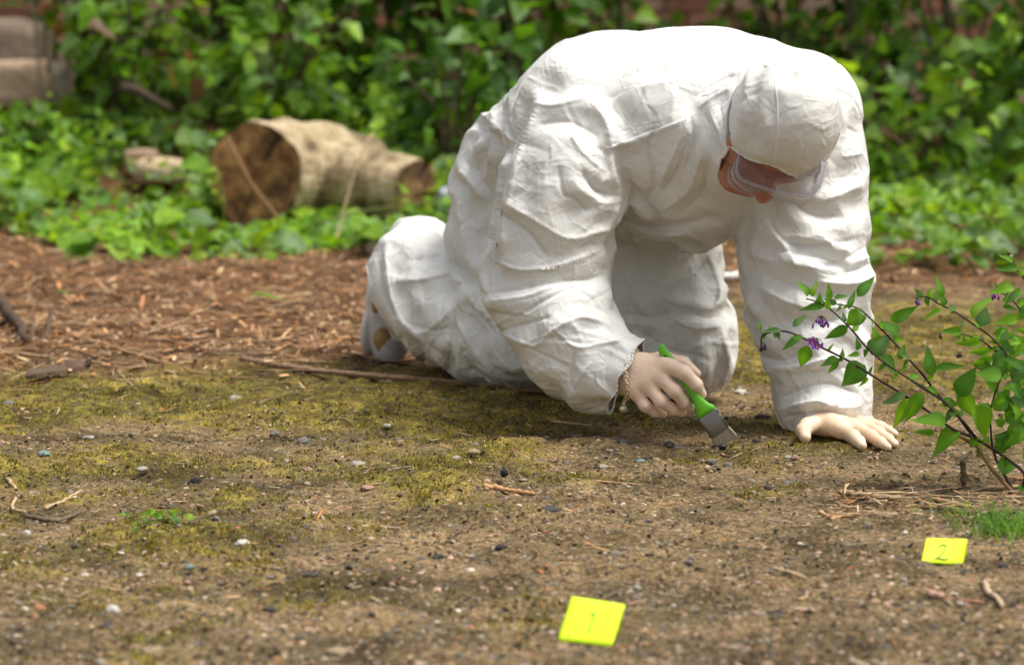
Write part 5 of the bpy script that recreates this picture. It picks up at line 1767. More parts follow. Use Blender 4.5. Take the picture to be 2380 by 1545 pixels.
# ------------------------------------------------------------------ brush
def brush():
    Tp, Bt = P(1532, 803, 4.905), PZ(1689, 1027, 0.006)
    ax = nrm(Bt - Tp); L = np.linalg.norm(Bt - Tp)
    side = nrm(P(1662, 946, 4.925) - P(1622, 975, 4.925)); side = nrm(side - ax * (side @ ax)); nn = np.cross(ax, side)
    px2 = 4.92 / FPX
    root = empty('paint_brush', (Bt[0], Bt[1], 0.0)); tag(root, 'green handled flat paint brush held in the gloved hand', 'brush')
    def loft(secs, name, mat, ns=16, pw=3.0, par=root):
        V, F = [], []
        for (t, hw, ht, off) in secs:
            c = Tp + ax * L * t + side * off
            for k in range(ns):
                a = 2 * math.pi * k / ns
                ca, sa = math.cos(a), math.sin(a)
                V.append(c + side * hw * np.sign(ca) * abs(ca) ** (2 / pw) + nn * ht * np.sign(sa) * abs(sa) ** (2 / pw))
        for i in range(len(secs) - 1):
            for k in range(ns):
                F.append((i * ns + k, i * ns + (k + 1) % ns, (i + 1) * ns + (k + 1) % ns, (i + 1) * ns + k))
        F += [tuple(range(ns - 1, -1, -1)), tuple(range((len(secs) - 1) * ns, len(secs) * ns))]
        m = MB(); m.add(V, F); return m.build(name, mat, par)
    tf = np.dot(P(1642, 960, 4.925) - Tp, ax) / L; te = np.dot(P(1675, 1002, 4.925) - Tp, ax) / L
    k = px2
    M_G, nt, b, o = new_mat('green_plastic')
    n = noise(nt, 60, 3, 0.5, coords(nt))
    nt.links.new(ramp(nt, n.outputs[0], [(0.3, (0.10, 0.42, 0.008)), (0.7, (0.14, 0.50, 0.012))]), b.inputs['Base Color']); b.inputs['Roughness'].default_value = 0.38
    hd = loft([(0.0, 4 * k, 0.003, 3 * k), (0.012, 8 * k, 0.005, 2 * k), (0.06, 11 * k, 0.006, -1 * k), (0.13, 13 * k, 0.007, -2 * k), (0.22, 12 * k, 0.008, 0), (0.34, 9.5 * k, 0.0085, 1 * k),
          (0.46, 9.5 * k, 0.0085, 1 * k), (0.56, 12 * k, 0.0085, 0), (tf - 0.07, 18 * k, 0.008, 0), (tf - 0.035, 24 * k, 0.0078, 0), (tf, 25.5 * k, 0.0075, 0)], 'handle', M_G)
    m = MB(); c = Tp + ax * L * 0.125 - side * 3 * k                 # hanging hole is not cut: dark discs paint its shade on the handle
    for s in (-1, 1):
        ring = [c + nn * s * 0.0072 + ax * 0.008 * math.cos(t) + side * 0.0032 * math.sin(t) for t in np.linspace(0, 2 * math.pi, 13)[:-1]]
        m.add(np.array(ring), [tuple(range(12))])
    m.build('hanging_hole_disc', mat_plain('painted_hole_shade', (0.03, 0.08, 0.01), 0.8), hd)
    M_F = mat_plain('steel_ferrule', (0.22, 0.20, 0.175), 0.34, 0.15, 40, 0.0004, 1.0, 500)
    fe = loft([(tf, 25 * k, 0.0074, 0), (tf + 0.004, 26 * k, 0.0078, 0), (te - 0.004, 26 * k, 0.0072, 0), (te, 25.5 * k, 0.007, 0)], 'ferrule', M_F, 24, 6.0)
    m = MB()
    for q in (0.78, 0.90):
        a0, a1 = tf + 0.01, te - 0.01
        for s in (-1, 1):
            m.tube([Tp + ax * L * a0 + side * 26 * k * q * 1.04 + nn * s * 0.0072, Tp + ax * L * a1 + side * 26 * k * q * 1.04 + nn * s * 0.0068], 0.0008, 5)
    for q in (-0.25, -0.1):
        m.tube([Tp + ax * L * (tf + 0.03) + side * 26 * k * q - nn * 0.0076, Tp + ax * L * (tf + 0.03) + side * 26 * k * q - nn * 0.0092], 0.0012, 6)
    m.build('rivets', M_F, fe)
    r = np.random.default_rng(4); m = MB()
    for i in range(800):
        u, v = r.uniform(-1, 1), r.uniform(-1, 1)
        a = Tp + ax * L * (te - 0.01) + side * 24.5 * k * u + nn * 0.0062 * v
        fan = 27.5 * k * u + r.normal(0, 0.6 * k)
        e = Tp + ax * L * (1.0 + r.uniform(-0.02, 0.01) - 0.035 * max(0, -u)) + side * fan + nn * (0.0035 * v + 0.0035 * (1 - v))
        e[2] = max(e[2], 0.001)
        m.tube([a, (a + e) / 2 + nn * 0.0004, e], [0.0010, 0.0009, 0.0006], 4, np.array((0.40, 0.33, 0.24)) * r.uniform(0.55, 1.25), caps=False)
    m.build('bristles', mat_vcol('brush_bristle', 0.6, 0.15, 200), root)
brush()

# ------------------------------------------------------------------ evidence markers
M_NEON, nt_, b_, o_ = new_mat('neon_yellow_card')
_n = noise(nt_, 40, 4, 0.5, coords(nt_))
nt_.links.new(ramp(nt_, _n.outputs[0], [(0.3, (0.66, 0.95, 0.008)), (0.7, (0.72, 1.0, 0.012))]), b_.inputs['Base Color'])
b_.inputs['Roughness'].default_value = 0.65
M_INK = mat_plain('pencil_ink', (0.16, 0.20, 0.08), 0.8)
def marker(bl, br, tl, tr, depth, name, label, glyph, torn=False, inkmat=None, gr=0.0009):
    bl, br, tl, tr = [np.array(q, float) for q in (bl, br, tl, tr)]
    dz = min(bl[2], br[2])
    root = empty('evidence_marker', ((bl[0] + br[0]) / 2, bl[1], 0.0)); tag(root, label, 'marker')
    N = nrm(np.cross(br - bl, tl - bl))
    if N[1] > 0: N = -N
    def slab(a, b, c, d, nrm_, nx=14, ny=8, curl=0.0):
        V = []
        r = np.random.default_rng(3)
        for j in range(ny + 1):
            for i in range(nx + 1):
                u, v = i / nx, j / ny
                q = (a * (1 - u) + b * u) * (1 - v) + (d * (1 - u) + c * u) * v + nrm_ * curl * math.sin(math.pi * v)
                if torn and j == 0: q = q + (d - a) * 0.05 * r.random() * (1 if i % 2 else 0.2)
                V.append(q)
        n1 = len(V); V = V + [q - nrm_ * 0.0005 for q in V]
        F = []
        for j in range(ny):
            for i in range(nx):
                k = j * (nx + 1) + i
                F.append((k, k + 1, k + nx + 2, k + nx + 1)); F.append((n1 + k, n1 + k + nx + 1, n1 + k + nx + 2, n1 + k + 1))
        per = [i for i in range(nx + 1)] + [j * (nx + 1) + nx for j in range(1, ny + 1)] + [ny * (nx + 1) + i for i in range(nx - 1, -1, -1)] + [j * (nx + 1) for j in range(ny - 1, 0, -1)]
        for a_, b2 in zip(per, per[1:] + per[:1]): F.append((a_, n1 + a_, n1 + b2, b2))
        return V, F
    m = MB(); V, F = slab(bl, br, tr, tl, N, curl=0.0008); m.add(V, F); fr = m.build('front_flap', M_NEON, root)
    bl2, br2 = bl + np.array([0.011, depth, 0]), br + np.array([0.011, depth, 0]); bl2[2] = br2[2] = dz
    N2 = nrm(np.cross(tl - bl2, br2 - bl2));  N2 = N2 if N2[1] > 0 else -N2
    m = MB(); V, F = slab(br2, bl2, tl - N * 0.0004, tr - N * 0.0004, N2); m.add(V, F); m.build('back_flap', M_NEON, root)
    m = MB()
    for st in glyph:
        q = [bl * (1 - u) * (1 - v) + br * u * (1 - v) + tl * (1 - u) * v + tr * u * v + N * 0.0016 for u, v in spline(st, 24)]
        m.tube(q, gr, 5)
    m.build('handwritten_number', inkmat or M_INK, fr)
def PG(px, py):
    q = PZ(px, py, 0.0)
    for _ in range(4): q = PZ(px, py, float(gheight(q[0], q[1])[0]) - 0.002)
    return q
TWO = [[(0.33, 0.60), (0.37, 0.70), (0.46, 0.74), (0.51, 0.66), (0.49, 0.50), (0.42, 0.32), (0.32, 0.16), (0.30, 0.14), (0.36, 0.20), (0.42, 0.17), (0.52, 0.16), (0.62, 0.18)]]
ONE = [[(0.46, 0.64), (0.52, 0.72), (0.515, 0.45), (0.51, 0.26)]]
Yb = PG(2190, 1309)[1]
marker(PG(2140, 1306), PG(2237, 1312), P(2152, 1250, Yb + 0.012), P(2247, 1252, Yb + 0.010), 0.036, 'm2', 'folded neon yellow evidence marker with a handwritten 2 near the flowering plant', TWO, True)
Yb = PG(1360, 1495)[1]
marker(PG(1295, 1487), PG(1422, 1502), P(1329, 1385, Yb + 0.030), P(1452, 1404, Yb + 0.020), 0.055, 'm1', 'larger neon yellow evidence marker with a faint handwritten 1 on bare dirt', ONE, False, mat_plain('faint_ink', (0.36, 0.52, 0.06), 0.8), 0.0014)

# ------------------------------------------------------------------ flowering nightshade plant
def Zp(zx, zy): return 1722.8 + 0.4484 * zx, 561.8 + 0.4484 * zy
def plant():
    r = np.random.default_rng(12)
    base = PZ(2365, 1142, 0)
    root = empty('nightshade_plant', (base[0], base[1], 0.0)); tag(root, 'green nightshade plant with dark arching stems and purple flowers', 'plant')
    def yd(zx, zy):       # depth of the plant along its stems: roots near, tips further out to the side
        return base[1] + 0.16 * (1 - zx / 1464) + 0.03 * math.sin(zx * 0.01 + zy * 0.013)
    def W(zx, zy, dy=0.0):
        px, py = Zp(zx, zy); q = P(px, py, yd(zx, zy) + dy)
        return q
    DK, BR = (0.045, 0.022, 0.026), (0.22, 0.13, 0.06)
    stems = [
     ([(1464, 1200), (1340, 1100), (1210, 1020), (1080, 960), (900, 830), (720, 720), (560, 620), (420, 550), (300, 490), (230, 465), (170, 465), (110, 485), (100, 520)], 0.0026, DK, 0.0),
     ([(1200, 1010), (1110, 890), (1010, 780), (940, 690), (860, 600), (780, 510), (690, 420), (600, 343), (500, 325), (450, 300)], 0.0024, DK, 0.01),
     ([(1215, 1015), (1130, 910), (1050, 830), (900, 730), (760, 640), (660, 560), (560, 445), (460, 350), (380, 308), (335, 295)], 0.0024, DK, -0.01),
     ([(1520, 800), (1464, 700), (1400, 620), (1300, 500), (1190, 420), (1100, 360), (1020, 320), (960, 285), (905, 292)], 0.0022, DK, 0.02),
     ([(1480, 720), (1400, 600), (1310, 560), (1240, 510), (1150, 480), (1090, 470)], 0.0018, DK, 0.03),
     ([(1420, 1290), (1290, 1170), (1220, 1060), (1130, 1010), (1080, 960)], 0.0036, BR, 0.0),
     ([(1440, 1290), (1330, 1150), (1300, 1060), (1290, 950), (1290, 870), (1330, 740), (1380, 640)], 0.0024, DK, 0.02),
     ([(1500, 460), (1464, 380), (1400, 300), (1340, 262), (1310, 255)], 0.0017, DK, 0.03),
     ([(1560, 420), (1480, 220), (1430, 150), (1395, 85), (1375, 50)], 0.0017, DK, 0.04),
     ([(1464, 1230), (1540, 1000), (1500, 700), (1464, 560), (1400, 540)], 0.0022, DK, 0.05),
     ([(1500, 1200), (1640, 900), (1600, 600), (1560, 420)], 0.0026, DK, 0.06)]
    for pl, rad, c, dy in stems:
        q = [W(a, b, dy) for a, b in pl]
        if pl[0] in ((1420, 1290), (1440, 1290)):
            q[0] = base + np.array([0.0, 0.0, -0.01]); 
        if pl[0] in ((1464, 1230), (1500, 1200), (1464, 1200)):
            q = [base + np.array([0.01, 0.02, -0.01])] + q
        m = MB(); n = 6 * len(q); m.tube(spline(q, n), np.linspace(rad, rad * 0.5, n), 6, c); m.build('stem', M_STEM, root)
    protos = {}
    def lmesh(w, tone):
        wk = round(w * 20) / 20
        k = (wk, tone)
        if k not in protos:
            V, F = leaf_proto(wk * 0.52, 0.10 + 0.05 * (tone % 3), [0.10, 0.22, 0.34][tone % 3], 9)
            col = np.array([(0.065, 0.185, 0.012), (0.105, 0.260, 0.014), (0.160, 0.340, 0.016), (0.085, 0.190, 0.050), (0.13, 0.15, 0.02)][tone])
            C = np.tile(col, (len(V), 1)); C[0::3] *= 1.45                 # paler midrib
            me = mesh_np('leaf', V, [np.array([f for f in F if len(f) == 4]), np.array([f for f in F if len(f) == 3])], True, C)
            me.materials.append(M_LEAFN); protos[k] = me
        return protos[k]
    def put(zx, zy, tx, ty, w, tone=None, dy=0.0, par=root):
        a = W(zx, zy, dy); px, py = Zp(tx, ty); b = P(px, py, a[1] + r.uniform(-0.35, 0.35) * 0.022)
        x = b - a; s = np.linalg.norm(x) * 1.04; x = x / np.linalg.norm(x)
        z = nrm(np.array([r.normal(0, 0.4), -1.0 + r.normal(0, 0.25), 0.6 + r.normal(0, 0.25)])); z = nrm(z - x * (z @ x)); y = np.cross(z, x)
        t = int(r.choice(5, p=[0.30, 0.36, 0.23, 0.11, 0.0])) if tone is None else tone
        place_leaf(par, lmesh(w, t), a, np.stack([x, y, z], 1), s)
    LV = [(340,285,300,200,.5),(365,285,388,208,.35),(450,300,455,220,.4),(480,295,548,275,.35),(435,335,298,348,.3),(555,350,588,248,.32),(600,285,688,178,.4),(625,370,535,430,.8),(205,465,105,460,.32),(98,465,90,400,.25),
     (265,440,335,376,.35),(302,505,202,558,.35),(345,535,303,655,.55),(552,440,432,502,.4),(502,605,408,640,.45),(502,610,448,688,.32),(600,562,600,500,.5),(612,590,548,582,.5),(642,640,518,740,.75),(652,700,612,752,.3),(660,690,678,640,.3),
     (672,585,762,480,.75),(690,520,690,440,.6),(810,490,725,405,.6),(772,408,910,338,.38),(720,590,812,682,.6),(822,612,842,530,.5),(830,670,862,640,.4),(852,790,730,838,.36),(872,810,785,965,.36),(940,780,842,935,.4),(982,695,963,542,.42),(1000,662,1162,635,.26),(1000,705,938,715,.4),
     (1062,955,892,898,.5),(1002,985,898,985,.28),(1135,985,976,1090,.55),(1032,842,1132,832,.6),(1080,862,1058,945,.4),(1120,800,1212,650,.55),(1130,750,1215,935,.42),(1195,840,1300,1025,.48),(1192,690,1098,795,.5),(1172,1042,1270,1030,.45),(1222,1020,1180,1065,.5),
     (1042,362,938,385,.3),(1020,292,1028,178,.42),(1070,350,1122,340,.6,3),(1200,405,1295,258,.28),(1240,440,1268,338,.7,3),(1142,470,1035,458,.4),(1132,445,1152,405,.4),(1242,525,1108,520,.36),(1292,562,1178,575,.4),(1302,602,1188,640,.4),(1320,495,1345,440,.5),(1372,512,1415,450,.35),(1402,562,1445,530,.5),
     (1202,640,1322,662,.5),(1232,692,1405,680,.45),(1262,722,1352,800,.55),(1290,862,1238,830,.5),(1302,872,1402,752,.5),(1352,965,1338,888,.5),(1362,932,1470,890,.55),(1382,1002,1475,935,.55),(1402,1042,1475,1008,.55),(1372,1002,1350,1115,.4),(1322,1160,1425,1165,.85),(1425,1265,1480,1310,.6),(1222,1062,1242,1122,.5,4),
     (1432,142,1318,140,.32),(1402,112,1338,58,.38),(1345,272,1310,208,.35),(1372,282,1366,218,.4),(1352,312,1435,278,.35),(1352,335,1432,352,.3),(1430,325,1475,282,.5),(1440,180,1475,130,.4)]
    for q in LV: put(*q[:5], tone=q[5] if len(q) > 5 else None)
    for (zx0, zy0, zx1, zy1, n) in ((1330, 480, 1480, 760, 18), (1330, 760, 1500, 1080, 22), (1400, 240, 1500, 480, 7), (1480, 300, 1650, 1150, 34), (1250, 540, 1400, 700, 8)):
        for k in range(n):
            a, b = r.uniform(zx0, zx1), r.uniform(zy0, zy1); t = r.uniform(0, 6.28); l = r.uniform(60, 135)
            put(a, b, a + l * math.cos(t), b + l * math.sin(t), r.uniform(0.4, 0.65), dy=r.uniform(-0.03, 0.09))
    for pl, rad, c, dy in stems[:5]:                      # small young leaves along the stems
        for k in range(17):
            i = r.uniform(0.5, len(pl) - 1.2); j = int(i); f = i - j
            a, b = pl[j][0] * (1 - f) + pl[j + 1][0] * f, pl[j][1] * (1 - f) + pl[j + 1][1] * f
            t = r.uniform(0, 6.28); l = r.uniform(24, 70)
            put(a, b, a + l * math.cos(t), b + l * math.sin(t), r.uniform(0.35, 0.6), dy=dy)
    M_PUR = mat_vcol('purple_petals', 0.55, 0.15, 200, 0, 0.2)
    PU, PD, BRN, GRN = (0.20, 0.055, 0.36), (0.075, 0.035, 0.085), (0.10, 0.07, 0.045), (0.35, 0.36, 0.22)
    for (zx, zy, n, sp, col, blooms) in ((100, 522, 6, 26, PD, 0), (410, 385, 11, 42, PU, 0), (395, 500, 8, 36, PD, 2), (905, 292, 4, 22, PU, 0), (1310, 262, 6, 26, PU, 0), (1022, 470, 4, 16, BRN, 0), (1135, 570, 5, 16, BRN, 0), (1380, 60, 6, 22, GRN, 0)):
        h = W(zx, zy); k = 0.4484 * h[1] / FPX
        m = MB(); ends = []
        for i in range(n):
            e = h + np.array([r.uniform(-1, 1) * sp * k, r.uniform(-1, 1) * sp * k * 0.6, -r.uniform(0.3, 1.1) * sp * k])
            m.tube(spline([h, (h + e) / 2 + np.array([0, 0, 0.2 * sp * k]), e], 7), 0.0005, 4, DK); ends.append(e)
        cl = m.build('flower_cluster', M_STEM, root)
        for i, e in enumerate(ends):
            m = MB()
            if i < blooms:
                for a in np.linspace(0, 2 * math.pi, 6)[:-1]:
                    o = np.array([math.cos(a), -0.5, math.sin(a)]); o = nrm(o)
                    V, F = leaf_proto(0.32, 0.1, -0.25, 5); x = o; z = nrm(np.array([0, -1, 0]) - x * (-x[1])); y = np.cross(z, x)
                    m.add(e + (V * 0.0125) @ np.stack([x, y, z]), F, (0.30, 0.09, 0.55))
                m.tube([e, e + np.array([0, -0.008, -0.004])], [0.0018, 0.0006], 5, (0.75, 0.50, 0.03))
                m.build('flower', M_PUR, cl)
            else:
                pr, F = pebble_proto(i); Vq = pr * np.array([0.0021, 0.0021, 0.0046]) + e - np.array([0, 0, 0.003])
                m.add(Vq, F, np.array(col) * r.uniform(0.7, 1.3)); m.build('bud', M_PUR, cl)
M_LEAFN = mat_vcol('nightshade_leaf', 0.46, 0.32, 110, 0.0015, 0.40, 0.3)
plant()

# ------------------------------------------------------------------ stones one can pick out
DKG, GRY, PALE, TAN, PNK, WHT, TEAL, BLK = (0.060, 0.055, 0.050), (0.16, 0.15, 0.135), (0.33, 0.29, 0.24), (0.31, 0.23, 0.14), (0.33, 0.20, 0.15), (0.50, 0.47, 0.42), (0.18, 0.24, 0.22), (0.022, 0.02, 0.02)
STN = {DKG: 'small dark grey stone lying on the dirt', GRY: 'small grey stone lying on the dirt', PALE: 'small pale stone lying on the dirt', TAN: 'small tan stone lying on the dirt',
       PNK: 'small pink stone lying on the dirt', WHT: 'small white stone lying on the dirt', TEAL: 'small blue green stone lying on the dirt', BLK: 'small black lump lying on the dirt'}
PEB = [(565,1257,19,8,WHT),(262,1412,17,12,WHT),(61,1235,10,8,WHT),(250,1453,22,12,DKG),(545,925,15,10,PALE),(102,1051,17,8,TEAL),(440,1312,12,7,TEAL),(455,1115,15,10,BLK),(956,1092,12,8,GRY),(1100,1046,15,8,TAN),(1171,1095,10,9,BLK),
 (706,1021,15,8,GRY),(639,1003,14,6,GRY),(205,1013,14,6,PALE),(854,1128,18,6,PNK),(831,1077,20,9,PALE),(716,1087,14,6,PNK),(353,1506,26,10,TAN),(788,1509,30,11,TAN),(233,1532,14,9,PALE),(626,1412,18,9,DKG),(805,1432,10,8,PNK),(614,1458,14,8,TAN),(721,1330,18,6,DKG),(1166,1266,14,5,BLK),(1018,1289,16,7,DKG),
 (1446,1023,13,7,GRY),(1555,1030,15,8,DKG),(1577,1038,14,8,GRY),(1622,1047,8,8,BLK),(1488,1067,13,5,TEAL),(1526,1043,14,4,PNK),(1525,1065,10,6,TAN),(1653,1068,12,7,GRY),(1692,1077,12,7,GRY),(1757,1021,11,6,DKG),(1831,1058,10,5,PALE),(1847,1060,9,7,PNK),(2066,1047,9,6,BLK),(1772,966,18,7,BLK),(1720,908,16,7,WHT),(1830,1120,13,8,GRY),(1785,1129,10,7,DKG),(1801,1212,17,10,GRY),(1750,1140,10,6,TAN),(2081,1111,15,7,TAN),
 (1805,1422,26,11,BLK),(2100,1340,10,5,PALE),(1280,1180,24,7,DKG),(1340,1010,14,6,TAN),(900,985,9,5,WHT),(1060,1060,12,6,PALE),(1400,1080,13,6,PALE),(1250,1070,12,6,GRY),(330,1085,13,6,PALE),(1600,1300,9,6,GRY),(1480,1360,11,8,PALE),(1700,1500,16,8,TAN),(2000,1480,13,7,PALE),(1120,1400,12,7,PALE),(960,1350,11,7,PNK),(500,1200,10,6,GRY),(20,935,17,7,GRY),(60,955,9,5,PNK),(1205,1135,9,5,GRY),(2330,1310,12,7,DKG),(2230,1395,11,5,PALE),(1950,1560,14,8,GRY)]
_pm = {}
for i, (px, py, rx, ry, col) in enumerate(PEB):
    k = (i % 5, col)
    if k not in _pm:
        V, F = pebble_proto(200 + i % 5, 3); V = V * np.array([1, 1, 1.0]); V = V * (1 + 0.5 * (fbm(V * 1.6 + i, 2, i) - 0.5))[:, None]
        m = MB(); m.add(V, F, col); _pm[k] = m.mesh('pebble'); _pm[k].materials.append(M_GRAVEL)
    q = PZ(px, py, 0.0); z = float(gheight(q[0], q[1])[0]); q = PZ(px, py, z + 0.004); sx = R(rx, q[1]); sz = max(R(ry, q[1]) * 1.05, sx * 0.34)
    o = link('pebble', _pm[k]); o.location = (q[0], q[1], z + sz * 0.12); o.scale = (sx, sx * 0.9, sz); o.rotation_euler = (0, 0, i * 1.7)
    tag(o, STN[col], 'stone', STN[col].replace('small', 'scattered').replace(' lying on the dirt', 's').replace('stones', 'stones').replace('lumps', 'lumps'))
# the dark glossy bead at the brush tip
V, F = pebble_proto(300, 3); m = MB(); m.add(V * np.array([0.0068, 0.0064, 0.0055]) + PZ(1679, 1038, 0.002), F, (0.012, 0.008, 0.010)); o = m.build('dark_berry', mat_plain('glossy_black', (0.015, 0.010, 0.012), 0.35, 0.4, 150, 0.002)); centre(o)
tag(o, 'glossy black lump at the tip of the paint brush', 'lump')

# ------------------------------------------------------------------ sticks and straws
def stick(pl, rp, col, name, label, lift=0.0, taper=0.6, group=None, kinks=0.0):
    rp = rp * 1.3
    q = []
    for i, (a, b) in enumerate(pl):
        w = PZ(a, b, 0.0); z = float(gheight(w[0], w[1])[0]); w = PZ(a, b, z); w[2] += R(rp, w[1]) * 0.7 + (lift[i] if isinstance(lift, (list, tuple)) else lift)
        q.append(w)
    n = 8 * len(q); C = spline(q, n)
    r = np.random.default_rng(int(pl[0][0] * 7 + pl[0][1])); C = C + r.normal(0, 1, C.shape) * np.array([1, 1, 0.5]) * R(rp, C[0][1]) * 0.22
    rad = R(rp, q[0][1]) * np.linspace(1, taper, n) * (1 + 0.25 * (r.random(n) - 0.5))
    m = MB(); m.tube(C, rad, 7, col); o = m.build(name, M_STEM); centre(o)
    return tag(o, label, 'twig' if 'twig' in name or 'stick' in name else 'straw', group)
stick([(560, 838), (700, 862), (900, 880), (1050, 892), (1200, 911), (1310, 913)], 5.5, (0.24, 0.15, 0.09), 'twig', 'long thin twig lying in front of the kneeling legs')
stick([(-30, 722), (20, 752), (62, 802)], 13, (0.07, 0.045, 0.028), 'broken_stick', 'thick dark broken stick in the wood chips', [0.05, 0.02, 0.0])
stick([(30, 800), (70, 790), (100, 795), (128, 752)], 6, (0.10, 0.065, 0.04), 'spiky_twig', 'dark twig with a raised spike beside the broken stick', [0, 0.0, 0.0, 0.04])
stick([(75, 800), (78, 762)], 3.5, (0.12, 0.08, 0.05), 'spiky_twig', 'short upright thorn of twig beside the broken stick', [0, 0.03])
stick([(112, 772), (200, 792), (330, 832), (440, 862)], 4.5, (0.36, 0.21, 0.11), 'orange_straw', 'long orange straw slanting down from the broken stick')
stick([(-20, 815), (150, 838), (340, 852)], 3.5, (0.34, 0.22, 0.12), 'brown_straw', 'long brown straw under the orange one')
stick([(-20, 770), (100, 795), (260, 842)], 3.5, (0.30, 0.18, 0.09), 'brown_straw', 'brown straw crossing under the dark twig')
stick([(185, 845), (250, 850), (310, 900)], 3, (0.40, 0.28, 0.16), 'curved_straw', 'pale curved straw hooking over the moss')
stick([(300, 840), (420, 865), (640, 890)], 3, (0.22, 0.14, 0.08), 'brown_straw', 'thin brown straw behind the long twig')
stick([(340, 775), (520, 800), (700, 835), (830, 850)], 2.6, (0.30, 0.19, 0.10), 'brown_straw', 'thin brown straw reaching to the shoe')
stick([(560, 690), (700, 715), (840, 722)], 3.5, (0.16, 0.09, 0.05), 'dark_twig', 'dark twig lying across the wood chips behind the shoe')
stick([(410, 715), (560, 735), (660, 748)], 2.8, (0.38, 0.25, 0.14), 'brown_straw', 'pale brown straw in the middle of the wood chips')
stick([(1950, 1150), (2050, 1160), (2170, 1166), (2300, 1192)], 6, (0.36, 0.24, 0.13), 'broad_straw', 'broad split straw lying under the flowering plant')
stick([(1990, 1140), (2150, 1152), (2300, 1160)], 2.5, (0.30, 0.20, 0.11), 'brown_straw', 'thin straw lying behind the broad split straw')
stick([(2060, 1172), (2180, 1185), (2320, 1210)], 3.5, (0.22, 0.14, 0.08), 'brown_straw', 'dark straw lying in front of the broad split straw')
stick([(2180, 1190), (2290, 1196), (2400, 1188)], 8, (0.13, 0.085, 0.05), 'rotten_stick', 'dark rotten stick at the roots of the flowering plant')
stick([(2285, 1137), (2350, 1134), (2420, 1126)], 4, (0.50, 0.36, 0.20), 'pale_straw', 'pale straw beside the roots of the flowering plant')
stick([(2236, 1118), (2240, 1142)], 6, (0.12, 0.08, 0.05), 'twig_stump', 'short dark twig stump beside the flowering plant', [0.03, 0.0], 0.9)
stick([(1125, 1133), (1180, 1142), (1240, 1152)], 5, (0.50, 0.28, 0.13), 'orange_straw', 'short orange splinter on the bare gravel', 0, 0.7)
stick([(1800, 1325), (1835, 1334), (1872, 1346)], 4.5, (0.42, 0.30, 0.18), 'pale_splinter_stick', 'pale splinter on the dark dirt beside the marker with the 2')
stick([(2288, 1362), (2296, 1385), (2318, 1400), (2328, 1418)], 6, (0.44, 0.32, 0.22), 'crooked_twig', 'crooked pale twig in front of the marker with the 2', 0.003)
stick([(2155, 1386), (2192, 1394)], 8, (0.46, 0.28, 0.20), 'bark_stick', 'pink scrap of bark in front of the marker with the 2', 0, 0.9)
stick([(2200, 1395), (2280, 1402)], 4, (0.34, 0.17, 0.09), 'orange_straw', 'thin orange straw beside the crooked pale twig')
stick([(1282, 982), (1330, 986), (1372, 991)], 3, (0.44, 0.30, 0.17), 'pale_straw', 'short pale straw in front of the sleeve')
stick([(1368, 1118), (1450, 1125), (1530, 1132)], 2.4, (0.36, 0.22, 0.11), 'thin_straw', 'thin straw on the gravel below the brush')
stick([(1905, 1192), (1925, 1203), (1945, 1208)], 4, (0.48, 0.29, 0.15), 'orange_straw', 'bent orange straw behind the marker with the 2')
stick([(1930, 1210), (1960, 1202), (1992, 1199)], 4, (0.44, 0.25, 0.12), 'orange_straw', 'straight orange straw touching the bent one')
stick([(1600, 1045), (1640, 1050), (1690, 1062), (1760, 1080)], 2, (0.10, 0.06, 0.04), 'thin_twig', 'thin dark twig beside the brush tip')
stick([(18, 1118), (40, 1150), (28, 1185), (60, 1195)], 3.6, (0.44, 0.31, 0.18), 'crooked_twig', 'crooked tan twig on the mossy dirt, far from the markers', 0.002)
stick([(105, 1185), (150, 1165), (190, 1142)], 4, (0.42, 0.30, 0.18), 'flat_bark_stick', 'flat tan strip of bark beside the crooked tan twig')
stick([(60, 1205), (130, 1215), (200, 1190)], 4.5, (0.15, 0.11, 0.075), 'root_stick', 'brown root curving out of the mossy dirt', 0.002)
stick([(390, 1165), (430, 1172), (470, 1180)], 4, (0.34, 0.26, 0.17), 'pale_straw', 'pale straw on the dirt beside the black lump')
stick([(840, 1225), (890, 1226), (930, 1230)], 3, (0.44, 0.34, 0.22), 'pale_straw', 'pale straw on bare dirt past the white stone')
# bark slab with a broken edge
def slab(px0, py0, px1, py1, th, col, label):
    a, b = PZ(px0, py0, 0), PZ(px1, py1, 0); d = b - a; L = np.linalg.norm(d); x = d / L; y = np.array([-x[1], x[0], 0])
    r = np.random.default_rng(int(px0)); V = []; n = 12
    for i in range(n):
        u = i / (n - 1); w = 0.022 * math.sin(math.pi * min(1, u * 0.9 + 0.08)) + r.uniform(-0.008, 0.008); z = 0.006 + 0.014 * u + r.uniform(0, 0.006)
        c = a + d * u
        V += [c + y * w + np.array([0, 0, z]), c - y * w + np.array([0, 0, z * 0.6]), c - y * w * 0.9 + np.array([0, 0, z * 0.6 + th]), c + y * w * 0.9 + np.array([0, 0, z + th + r.uniform(0, 0.003)])]
    F = []
    for i in range(n - 1):
        for k in range(4): F.append((4 * i + k, 4 * i + (k + 1) % 4, 4 * i + 4 + (k + 1) % 4, 4 * i + 4 + k))
    F += [(3, 2, 1, 0), (4 * n - 4, 4 * n - 3, 4 * n - 2, 4 * n - 1)]
    m = MB(); m.add(V, F, col); o = m.build('bark_slab', M_STEM, None, False); centre(o); tag(o, label, 'bark')
slab(60, 886, 212, 868, 0.008, (0.10, 0.065, 0.04), 'curled slab of bark lying on the moss below the broken stick')
